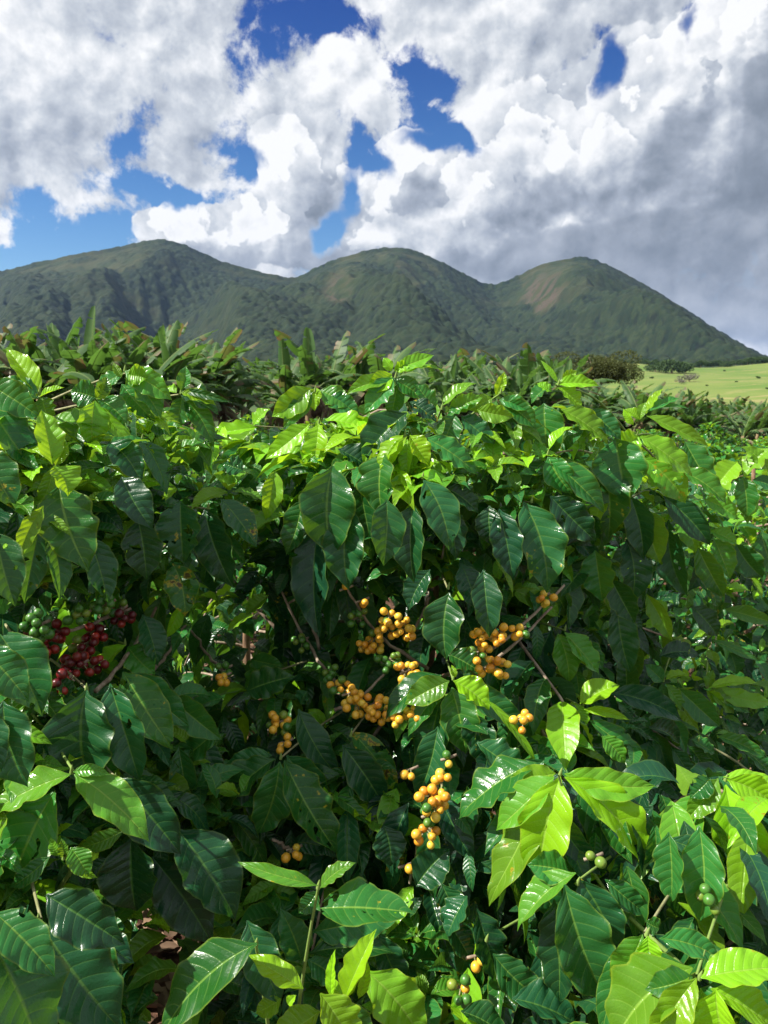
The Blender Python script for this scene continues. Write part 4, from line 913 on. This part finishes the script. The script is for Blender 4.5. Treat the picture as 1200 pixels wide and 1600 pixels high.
        if kd == 'r' : cl['label'] = 'dark red bunch of cherries'
        elif kd == 'g': cl['label'] = 'green unripe cherries'
        for q, sc in spots:
            k = kd if kd != 'm' else rs.choice(['y', 'g'])
            if kd == 'y' and rs.rand() < .07: k = 'g'
            if kd == 'r' and rs.rand() < .06: k = 'g'
            c = mobj('cherry', CM[k], cl, q)
            c.scale = (sc,) * 3
            dirv = Vector(tuple(q + np.array([0, -.006, -.002]))); c.rotation_euler = dirv.to_track_quat('Z', 'Y').to_euler()
if VEG:
    m, N, out = new_mat('litter'); a_ = N.n('ShaderNodeAttribute'); a_.attribute_name = 'tint'
    sp = N.n('ShaderNodeSeparateColor'); N.t.links.new(a_.outputs['Color'], sp.inputs[0])
    c = N.mix(sp.outputs[1], (0.06, 0.035, 0.02), (0.26, 0.17, 0.11)); c = N.mix(sp.outputs[0], c, (0.22, 0.13, 0.10))
    principled(N, out, c, 0.8, 0.2)
    rs = np.random.RandomState(8); n = 5200
    x = rs.uniform(-2.2, 2.6, n); y = rs.uniform(.4, 5, n); z = ground_h(x, y) + rs.uniform(.004, .03, n)
    V, uv, F = leaf_grid(np.stack([x, y, z], -1), rs.normal(0, 1, (n, 3)) * [1, 1, .12], rs.normal(0, .35, (n, 3)) + [0, 0, 1], rs.uniform(.05, .12, n), rs.uniform(.02, .05, n), bulge=rs.uniform(-.1, .25, n), fold=rs.uniform(0, .8, n), wave=.1, seed=4, nv=8, nu=5)
    o = mobj('leaf_litter', leaves_mesh('leaf_litter', V, uv, F, np.stack([np.zeros(n), rs.rand(n), np.zeros(n)], -1), m, (0, 0, 0)))
    tag(o, 'dry brown fallen leaves scattered on the reddish soil under the hedge', 'leaf litter', kind='stuff')
    n = 1500; x = rs.uniform(-2.2, 2.6, n); y = rs.uniform(.4, 5, n); A = Acc(); 
    oc = np.array([(1, 0, 0), (0, 1, 0), (-1, 0, 0), (0, -1, 0), (0, 0, 1), (0, 0, -1)], float); of = np.array([(0, 1, 4), (1, 2, 4), (2, 3, 4), (3, 0, 4), (1, 0, 5), (2, 1, 5), (3, 2, 5), (0, 3, 5)])
    for i in range(n):
        q = rs.uniform(.004, .016) * rs.uniform(.6, 1.2, (6, 1)); a = rs.rand() * 6.28; ca, sa = math.cos(a), math.sin(a)
        V = oc * q; V = np.stack([V[:, 0] * ca - V[:, 1] * sa, V[:, 0] * sa + V[:, 1] * ca, V[:, 2] * .7], -1)
        A.add(V + [x[i], y[i], G(x[i], y[i]) + .003], of, (.8, rs.rand(), 0))
    o = mobj('pebbles', A.mesh('pebbles', m)); tag(o, 'small clods and pebbles of reddish soil in the gap at lower left', 'pebbles', kind='stuff')
#HEROEND

# ------------------------------------------------------------------ coffee rows behind, one plant after another
def far_bush_data(seed, n=620, hi=False):
    rs = np.random.RandomState(seed)
    h, r_ = 1.5, 0.62
    z = 0.2 + (h - 0.2) * rs.rand(n) ** 0.75; a = rs.rand(n) * 6.283
    prof = np.interp(z / h, [0, .3, .7, .9, 1.0], [.75, 1.0, .85, .5, .15]) * r_
    rr = prof * (0.35 + 0.65 * rs.rand(n) ** 0.5) * (0.85 + 0.3 * np.sin(a * 3 + seed))
    B = np.stack([rr * np.cos(a), rr * np.sin(a), z + 0.05 * np.sin(a * 5)], -1)
    out_ = np.stack([np.cos(a), np.sin(a), np.zeros(n)], -1)
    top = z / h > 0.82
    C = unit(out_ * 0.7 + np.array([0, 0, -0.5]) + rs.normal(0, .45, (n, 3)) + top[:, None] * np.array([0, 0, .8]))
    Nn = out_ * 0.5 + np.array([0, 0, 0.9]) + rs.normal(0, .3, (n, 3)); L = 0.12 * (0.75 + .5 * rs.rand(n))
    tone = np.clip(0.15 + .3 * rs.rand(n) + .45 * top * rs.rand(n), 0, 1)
    V, uv, F = leaf_grid(B, C, Nn, L, L * 0.46, bulge=.1, fold=.25, wave=.05, seed=seed, nv=6, nu=3, sag=.1)
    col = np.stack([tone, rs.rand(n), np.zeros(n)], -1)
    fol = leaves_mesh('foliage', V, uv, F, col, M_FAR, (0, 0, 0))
    A = Acc(); V, F = tube([(0, 0, 0), (0.01, 0, .7), (0, 0.01, 1.4)], [.026, .018, .005], 6); A.add(V, F)
    for k in range(14):
        a = rs.rand() * 6.28; zz = .3 + k * .07; d = np.array([math.cos(a), math.sin(a), 0])
        V, F = tube([np.array([0, 0, zz]), d * .25 + [0, 0, zz + .08], d * .5 + [0, 0, zz + .02]], [.006, .004, .002], 4); A.add(V, F)
    return fol, A.mesh('trunk', M_TRUNK)
ROWS = [(3.6, -2.6, 5.2, .92, 'second coffee row, just behind the front hedge'), (5.4, -3.5, 6.2, 1.0, 'third coffee row'), (7.6, -4.5, 7.5, 1.1, 'fourth coffee row'),
        (10.3, -6, 9.0, 1.3, 'fifth coffee row'), (13.5, -7.5, 11.5, 1.5, 'sixth coffee row')]
if VEG:
    FB = [far_bush_data(s_) for s_ in (1, 2, 3)]
    NTH = ['second', 'third', 'fourth', 'fifth', 'sixth', 'seventh', 'eighth', 'ninth', 'farthest']
    def row_label(x, y, ri):
        px = 600 + FPX * x / y
        m_ = next(t_ for q, t_ in ((0, 'beyond the left edge'), (130, 'behind the upright lime leaf'), (300, 'behind the top left shoots'), (430, 'in the dip left of the highest shoot'), (700, 'behind the highest shoot'),
                                   (900, 'behind the top right shoots'), (1040, 'behind the lone lime shoot'), (1130, 'right of the lone lime shoot'), (1230, 'at the right edge'), (1e9, 'beyond the right edge')) if px < q)
        return 'coffee bush, %s row back, %s' % (NTH[ri], m_)
    rs = np.random.RandomState(21)
    def put_bush(x, y, label, sc=1.0, grp='coffee bushes of the rows behind'):
        e = empty('coffee_bush', (x, y, G(x, y) - 0.03), rs.rand() * 6.28); e.scale = (sc, sc, sc * rs.uniform(.92, 1.05))
        tag(e, label, 'bush', grp)
        f, t_ = FB[rs.randint(3)]
        mobj('foliage', f, e); mobj('trunk', t_, e)
    for ri, (y, x0, x1, dx, _) in enumerate(ROWS):
        for x in np.arange(x0, x1, dx * 0.82):
            put_bush(x + rs.uniform(-.1, .1), y + rs.uniform(-.15, .15) + 0.10 * x, row_label(x, y, ri), 0.84 if ri < 2 else .9)
    for y, dx in ((17.5, 1.5), (22.0, 1.6), (27.0, 1.8), (33.0, 2.0)):
        xa, xb = (1.5, y * 0.56) if y > 18 else (-3, y * 0.56)
        for x in np.arange(xa, xb, dx):
            put_bush(x, y + rs.uniform(-.2, .2), row_label(x, y, 5 if y < 20 else 6 if y < 25 else 7 if y < 30 else 8), 1.12)
    # soil is covered by more of the same crop between the rows near the hedge ends
    for (x, y, lab) in ((-2.1, 2.3, 'coffee bush outside the left end of the front hedge'), (3.2, 3.3, 'coffee bush outside the right end of the front hedge')):
        put_bush(x, y, lab, 1.0)

# ------------------------------------------------------------------ banana plants
def plain_leafy(name, c1, c2, tr, rough=0.45, scale=3.0, tmix=0.3):
    m, N, out = new_mat(name); tc = N.n('ShaderNodeTexCoord'); oi = N.n('ShaderNodeObjectInfo')
    n = N.noise(tc.outputs['Object'], scale, 5, 0.65)
    a_ = N.n('ShaderNodeAttribute'); a_.attribute_name = 'tint'; sp = N.n('ShaderNodeSeparateColor'); N.t.links.new(a_.outputs['Color'], sp.inputs[0])
    c = N.mix(N.m('ADD', N.m('MULTIPLY', sp.outputs[1], 0.6), N.m('MULTIPLY', n.outputs[0], 0.5)), c1, c2)
    c = N.mix(sp.outputs[0], c, (0.22, 0.30, 0.10)); c = N.mix(sp.outputs[2], c, (0.17, 0.12, 0.075))
    p = N.n('ShaderNodeBsdfPrincipled'); N.put(p.inputs['Base Color'], c); p.inputs['Roughness'].default_value = rough; p.inputs['Specular IOR Level'].default_value = 0.5 if rough < .5 else .2
    t_ = N.n('ShaderNodeBsdfTranslucent'); t_.inputs['Color'].default_value = tr + (1,)
    N.put(t_.inputs['Color'], N.mix(sp.outputs[2], tr, (0.25, 0.14, 0.06)))
    ms = N.n('ShaderNodeMixShader'); ms.inputs[0].default_value = tmix
    N.t.links.new(p.outputs[0], ms.inputs[1]); N.t.links.new(t_.outputs[0], ms.inputs[2]); N.t.links.new(ms.outputs[0], out.inputs[0]); return m
M_BAN = plain_leafy('banana_leaf', (0.015, 0.055, 0.014), (0.100, 0.175, 0.062), (0.14, 0.30, 0.04), 0.5)
M_DEAD = plain_leafy('dead_banana_leaf', (0.11, 0.080, 0.055), (0.26, 0.20, 0.14), (0.16, 0.11, 0.06), 0.85, 6.0, 0.2)
M_PST = bark_material('banana_stem', (0.16, 0.15, 0.06), (0.30, 0.20, 0.12), 8.0)
def blade(rs, base, az, elev, L, W, droop, torn=0.5, fold=0.5, edge_brown=0.0, rolled=False):
    """an arching banana blade, torn across into strips"""
    A = Acc(); n = 30; s = np.linspace(0, 1, n)
    d = np.array([math.cos(az), math.sin(az)]); el = elev - droop * s ** 1.3
    st = L / (n - 1); h = np.concatenate([[0], np.cumsum(np.cos(el[:-1]) * st)]); z = np.concatenate([[0], np.cumsum(np.sin(el[:-1]) * st)])
    P = base + np.stack([d[0] * h, d[1] * h, z], -1)
    V, F = tube(P, np.linspace(0.022, 0.004, n), 5); A.add(V, F, (0.9, .5, 0))
    T = unit(np.gradient(P, axis=0)); side = np.array([-d[1], d[0], 0.0]); up = np.cross(T, side) * 1.0
    up = np.where(up[:, 2:3] < 0, -up, up)
    for sg in (-1, 1):
        i = 3
        while i < n - 1:
            k = min(n - 1, i + (rs.randint(1, 4) if rs.rand() < torn else 7))
            f = fold + rs.uniform(-.25, .55) * torn; jag = rs.uniform(-.05, .05)
            idx = np.arange(i, k + 1); m = len(idx)
            w = np.sin(np.pi * np.clip((s[idx] - 0.08) / 0.92, 0, 1) ** 0.75) ** 0.42 * W * 0.5 * rs.uniform(.85, 1.05)
            if m > 1 and torn > .2: w = w * (1 - 0.12 * np.abs(np.linspace(-1, 1, m)))
            rows = []
            for q in (0, .35, .7, 1.0):
                ang = -f * q
                rows.append(P[idx] + side * sg * (w * q * math.cos(ang))[:, None] + up[idx] * (w * q * math.sin(ang))[:, None] + T[idx] * (w * q * 0.25 + jag * q)[:, None])
            Vg = np.stack(rows, 1).reshape(-1, 3)
            a_ = np.arange(m - 1)[:, None] * 4; b_ = np.arange(3)[None]
            Fg = np.stack([a_ + b_, a_ + b_ + 1, a_ + b_ + 5, a_ + b_ + 4], -1).reshape(-1, 4)
            br = 1.0 if rs.rand() < edge_brown else 0.0
            cg = np.tile([[0.25, 0, 0], [0, 0, 0], [0, 0, 0], [0.0, 0, br * .8]], (m, 1)) + np.array([0, rs.rand() * .6, br * 0.5])
            A.add(Vg, Fg, cg)
            i = k
    return A
def banana(seed, h=2.3, upright=True, dead=6, brown=0.15, nleaf=9):
    """parts of one banana plant as (name, mesh) at the origin"""
    rs = np.random.RandomState(seed); out = []
    A = Acc(); n = 9; s = np.linspace(0, 1, n)
    V, F = tube(np.stack([.06 * np.sin(s * 2 + seed), .05 * np.sin(s * 3), s * h], -1), np.interp(s, [0, .1, 1], [.16, .13, .07]), 10); A.add(V, F)
    out.append(('pseudostem', A.mesh('pseudostem', M_PST)))
    topp = np.array([.06 * math.sin(2 + seed), .05 * math.sin(3), h - 0.05])
    for k in range(nleaf):
        a = k * 2.4 + rs.uniform(-.3, .3); q = k / max(1, nleaf - 1)
        el = math.radians(rs.uniform(60, 84) - 30 * q); L = rs.uniform(1.7, 2.5)
        A = blade(rs, topp - [0, 0, .25 * q], a, el, L, rs.uniform(.44, .60), rs.uniform(.5, 1.5) + .5 * q, torn=rs.uniform(.7, 1.0), fold=rs.uniform(-.1, .5), edge_brown=brown * .3 + .10 * q)
        out.append(('leaf', A.mesh('leaf', M_BAN)))
    if upright:
        A = blade(rs, topp, rs.rand() * 6.28, math.radians(86), 1.9, .50, .12, torn=0, fold=-.45)
        out.append(('leaf', A.mesh('leaf', M_BAN)))
    for k in range(dead):
        a = rs.rand() * 6.28; el = math.radians(rs.uniform(-10, 40))
        A = blade(rs, topp - [0, 0, rs.uniform(.1, .5)], a, el, rs.uniform(1.1, 1.7), .34, rs.uniform(1.9, 2.6), torn=.95, fold=rs.uniform(.7, 1.6), edge_brown=.4)
        out.append(('dead_leaf', A.mesh('dead_leaf', M_DEAD)))
    return out
if VEG:
    BT = [banana(31), banana(32, 2.0, False, 7, .3), banana(33, 2.5, True, 4), banana(34, 1.8, False, 8, 0.9, 7), banana(35, 2.2, True, 6, .2, 8)]
    rs = np.random.RandomState(4)
    def put_banana(x, y, k, label, sc=1.0, rz=None, grp='banana plants'):
        e = empty('banana_plant', (x, y, G(x, y) - .05), rs.rand() * 6.28 if rz is None else rz); e.scale = (sc,) * 3
        tag(e, label, 'banana plant', grp)
        for nm, me in BT[k]: mobj(nm, me, e)
    def colx(px, y): return (px - 600) / FPX * y * math.cos(PITCH) * 1.0
    def by_top(px, py_top, y, k, label, sc=None, rz=None):
        """stands at distance y, as tall as its top shows in the photograph"""
        x = (px - 600) / FPX * y * 1.02; ztop = 1.65 + (600 - py_top) / FPX * y
        hh = {0: 3.9, 1: 3.3, 2: 4.1, 3: 2.9, 4: 3.8}[k]
        put_banana(x, y, k, label, (ztop - G(x, y)) / hh, rz)
    by_top(160, 494, 20, 2, 'tallest banana plant, one broad upright green leaf above the left bushes', rz=1.2)
    by_top(105, 520, 21, 0, 'banana plant with pale shredded leaves just left of the tallest one')
    by_top(40, 528, 21, 1, 'banana plant with brown dead leaves near the left edge of the photo')
    by_top(-10, 515, 20, 3, 'withered banana plant cut by the left edge of the photo')
    by_top(75, 545, 19, 3, 'low banana plant, mostly pinkish dry leaves, over the upright lime coffee leaf')
    by_top(205, 525, 21, 4, 'banana plant with a green leaf leaning right of the tallest one')
    by_top(262, 520, 22, 0, 'banana plant with two pale upright leaves between the left hill foot and left bushes')
    by_top(235, 550, 20, 1, 'dark squat banana plant right of the dangling brown leaf')
    by_top(310, 545, 23, 4, 'banana plant with silvery leaves, last tall one before the left grass gap')
    by_top(345, 555, 24, 1, 'dark banana plant over the shaded gap of the coffee row')
    by_top(385, 572, 26, 2, 'small banana plant standing at the pale grass gap')
    by_top(450, 540, 27, 4, 'banana plant leaning left, with brown stem sheaths, in the middle left')
    by_top(487, 524, 27, 2, 'banana plant with a tall fresh green leaf in the middle left', rz=2.0)
    by_top(520, 545, 28, 3, 'withered banana plant with pale brown upright dead leaves beside the fresh green one')
    by_top(560, 552, 29, 0, 'banana plant left of the highest coffee shoot')
    by_top(592, 540, 28, 1, 'banana plant with two dark bare leaf stalks behind the highest coffee shoot')
    by_top(640, 560, 30, 4, 'banana plant half hidden behind the highest coffee shoot')
    by_top(700, 585, 33, 0, 'banana plant with a broad flat green leaf right of the highest coffee shoot')
    by_top(745, 590, 34, 1, 'banana plant between the highest coffee shoot and the slender upright lime leaf')
    by_top(812, 562, 34, 2, 'banana plant with one long pale leaf leaning left near the middle right', rz=.6)
    by_top(860, 592, 35, 3, 'banana plant with drooping greyish leaves left of the round tree')
    by_top(1150, 640, 36, 3, 'banana plant with reddish brown dry stem at the right')
    by_top(990, 600, 37, 1, 'banana plant with brown hanging leaves above the lone lime coffee shoot')
    by_top(1065, 612, 37, 2, 'banana plant with a dark leaf leaning right below the green pasture')
    n1 = 'banana plant of the dense dark band at the left below the hills'; n2 = 'banana plant of the dense band in the middle below the hills'; n3 = 'grey green banana plant of the dense band at the right below the pasture'
    LOOK = ['shaggy banana plant', 'blunt banana plant', 'tall banana plant', 'short withered banana plant', 'leafy banana plant']
    MARK = [(70, 'near the left edge'), (130, 'left of the tallest plant'), (200, 'round the tallest plant'), (280, 'right of the tallest plant'), (368, 'left of the pale grass gap'), (480, 'right of the pale grass gap'),
            (560, 'under the saddle left of the middle hill'), (650, 'behind the highest coffee shoot'), (740, 'under the middle hill top'), (810, 'under the saddle right of the middle hill'), (880, 'left of the round tree'),
            (960, 'in front of the round tree'), (1030, 'above the lone lime coffee shoot'), (1110, 'under the clump in the pasture'), (1400, 'at the right edge under the pasture')]
    def band_label(px, k, row): return LOOK[k] + ', ' + row + ', ' + next(m_ for q, m_ in MARK if px < q)
    for (xa, xb, ya, yb, tp, lab, cnt) in ((-60, 350, 19.5, 30, (530, 560), 1, 46), (395, 880, 29, 46, (562, 588), 2, 64), (880, 1270, 37, 60, (600, 626), 3, 64)):
        for i in range(cnt):
            px = xa + (xb - xa) * ((i * 0.618) % 1) + rs.uniform(-8, 8); y = ya + (yb - ya) * rs.rand(); k = int(rs.randint(5))
            if 368 < px < 420 and lab != 3: continue
            by_top(px, rs.uniform(*tp) if lab != 3 else np.interp(px, [880, 1000, 1100, 1250], [594, 610, 628, 622]) + rs.uniform(0, 16), y, k, band_label(px, k, 'front' if (y - ya) / (yb - ya) < .45 else 'back'))
    for i in range(26):
        px = 860 + 380 * ((i * .618) % 1); y = 37 + 5 * rs.rand(); k = int(rs.randint(5)); by_top(px, rs.uniform(632, 650), y, k, band_label(px, k, 'front low'))
    # undergrowth that fills the feet of the plantation
    M_UND = plain_leafy('undergrowth', (0.018, 0.045, 0.014), (0.06, 0.10, 0.03), (0.08, 0.16, 0.02), 0.6, 1.0, .15)
    n = 9000; px = rs.uniform(-80, 1290, n); y = np.where(px < 370, rs.uniform(17.5, 26, n), np.where(px < 860, rs.uniform(27, 38, n), rs.uniform(35.5, 48, n)))
    x = (px - 600) / FPX * y; z = ground_h(x, y); B = np.stack([x, y, z + rs.rand(n) ** 1.3 * 1.2], -1)
    V, uv, F = leaf_grid(B, rs.normal(0, .7, (n, 3)) + [0, 0, .4], rs.normal(0, .6, (n, 3)) + [0, -.2, .8], rs.uniform(.3, .7, n), rs.uniform(.12, .3, n), bulge=.12, fold=.2, seed=3, nv=5, nu=3)
    o = mobj('undergrowth', leaves_mesh('undergrowth', V, uv, F, np.stack([rs.rand(n) * .1, rs.rand(n), (rs.rand(n) < .22) * .8], -1), M_UND, (0, 0, 0)))
    tag(o, 'dark weedy undergrowth and dry litter round the feet of the banana plants', 'undergrowth', kind='stuff')

# ------------------------------------------------------------------ trees
M_CROWN = plain_leafy('tree_crown', (0.022, 0.05, 0.016), (0.06, 0.10, 0.028), (0.06, 0.11, 0.02), 0.7, .8, .15)
M_OLIVE = plain_leafy('olive_crown', (0.035, 0.052, 0.014), (0.085, 0.10, 0.028), (0.12, 0.13, 0.03), 0.7, .8, .15)
M_PALE = plain_leafy('pale_crown', (0.12, 0.12, 0.09), (0.20, 0.19, 0.15), (0.12, 0.12, 0.08), 0.8, .8, .1)
def crown_mesh(seed, n, mat, rx=1.0, rz=0.6, lumps=9, leaf=.16):
    rs = np.random.RandomState(seed)
    cs = rs.normal(0, .42, (lumps, 3)) * [rx, rx, rz * .6]; cs[:, 2] = np.abs(cs[:, 2]) * 1.2; cr = rs.uniform(.32, .55, lumps)
    k = rs.randint(lumps, size=n); d = unit(rs.normal(0, 1, (n, 3))); B = cs[k] + d * (cr[k] * (.55 + .45 * rs.rand(n) ** .4))[:, None] * [1, 1, rz / rx * .95]
    V, uv, F = leaf_grid(B, d + rs.normal(0, .6, (n, 3)), rs.normal(0, .5, (n, 3)) + [0, 0, .6], leaf * (.6 + .8 * rs.rand(n)), leaf * .5, seed=seed, nv=4, nu=3)
    return leaves_mesh('crown', V, uv, F, np.stack([0 * k, rs.rand(n) * .7 + .3 * (k % 3) / 3, 0 * k], -1), mat, (0, 0, 0))
def trunk_mesh(seed, h=1.0):
    rs = np.random.RandomState(seed); A = Acc()
    V, F = tube([(0, 0, -h), (.03, 0, -h * .5), (0, .02, 0)], [.07, .055, .04], 7); A.add(V, F)
    for k in range(5):
        a = k * 1.3; V, F = tube([(0, 0, -.25), (.2 * math.cos(a), .2 * math.sin(a), .02), (.45 * math.cos(a), .45 * math.sin(a), .25)], [.035, .02, .008], 5); A.add(V, F)
    return A.mesh('trunk', M_WOOD)
if VEG:
    CRW = {'d': [crown_mesh(q, 1500, M_CROWN) for q in (1, 2, 3)], 'o': [crown_mesh(9, 26000, M_OLIVE, 1.05, .62, 30, .06)], 'p': [crown_mesh(12, 900, M_PALE)]}
    TRK = trunk_mesh(1)
    def tree(name, px, py, y, wpx, kind, label, grp=None, sq=1.0, kind2=None):
        """px,py centre of the crown in the photograph; y distance; wpx crown width"""
        x = (px - 600) / FPX * y * 1.005; z = 1.65 + (600 - py) / FPX * y; g = G(x, y); r_ = wpx / FPX * y / 1.9
        if y > 100:
            ys_ = np.linspace(130, 800, 300); xs_ = (px - 600) / FPX * ys_ * 1.005; gs_ = ground_h(xs_, ys_)
            pr = 600 - (gs_ - 1.65) / ys_ * FPX; y = float(ys_[np.argmin(np.abs(pr - (py + wpx * .3)) + (ys_ > 700) * 5)]) if kind2 is None else y
            x = (px - 600) / FPX * y * 1.005; g = G(x, y); r_ = wpx / FPX * y / 1.9; z = g + 0.45 * r_
        e = empty(name, (x, y, g), rs.rand() * 6.28); tag(e, label, 'tree' if 'bush' not in name else 'bush', grp)
        L_ = CRW[kind]; c = mobj('crown', L_[rs.randint(len(L_))], e, (0, 0, z - g)); c.scale = (r_, r_, r_ * sq)
        t_ = mobj('trunk', TRK, e, (0, 0, z - g)); t_.scale = (r_, r_, max(.1, (z - g)))
    tree('round_tree', 928, 588, 75, 88, 'o', 'round olive coloured tree above the banana plants, left of the green pasture')
    tree('meadow_tree', 1040, 572, 330, 40, 'd', 'dark bushy tree at the top of the pasture, centre of its clump', 'trees round the pasture')
    tree('meadow_tree', 1015, 574, 340, 26, 'd', 'dark tree left of the clump at the top of the pasture', 'trees round the pasture')
    tree('meadow_tree', 1062, 578, 325, 22, 'd', 'small dark tree right of the clump at the top of the pasture', 'trees round the pasture')
    tree('bare_bush', 1068, 590, 300, 22, 'p', 'greyish leafless bush below the dark clump in the pasture', 'bushes on the pasture')
    tree('bare_bush', 1056, 596, 290, 14, 'p', 'lower left one of the two greyish bushes in the pasture', 'bushes on the pasture')
    for i, (px, py, w_) in enumerate(((1173, 590, 7), (1010, 590, 6), (1120, 580, 5), (1140, 596, 4), (985, 584, 6), (1095, 602, 4), (1188, 606, 5))):
        tree('pasture_bush', px, py, 290, w_, 'd', ['lone small bush standing on the right of the pasture', 'dark low bush on the left of the pasture', 'little bush on the pasture skyline', 'tiny bush low on the open pasture right of the clump',
              'low bush at the left end of the pasture', 'tiny bush in the middle of the pasture near its lower side', 'tiny bush at the lower right of the pasture'][i], 'bushes on the pasture')
    lab = 'tree of the dark hedge line between the pasture and the hill forest'
    for i in range(64):
        px = 690 + i * 8.4 + rs.uniform(-3, 3); tree('hedge_tree', px, 573 - 3 * rs.rand() + (px < 960) * 0, 690 + rs.uniform(-15, 15), rs.uniform(12, 22), 'd', 'tree of the dark hedge line, ' + ('under the right shoulder of the middle hill' if px < 745 else 'under the saddle before the third hill' if px < 815 else 'left of the round olive tree' if px < 880 else 'behind the round olive tree' if px < 985 else 'behind the dark clump of the pasture' if px < 1090 else 'below the long right slope of the third hill' if px < 1150 else 'at the right edge of the photo'), 'trees of the hedge line', kind2=1)
    for i in range(34):
        px = 340 + i * 11 + rs.uniform(-4, 4); tree('hedge_tree', px, 577 - 2 * rs.rand(), 560 + rs.uniform(-15, 15), rs.uniform(10, 18), 'd', 'small far tree at the foot of the ' + ('left hill, by the pale grass gap' if px < 410 else 'saddle left of the middle hill' if px < 500 else 'middle hill, left of the highest shoot' if px < 590 else 'middle hill, right of the highest shoot'), 'trees of the hedge line', kind2=1)
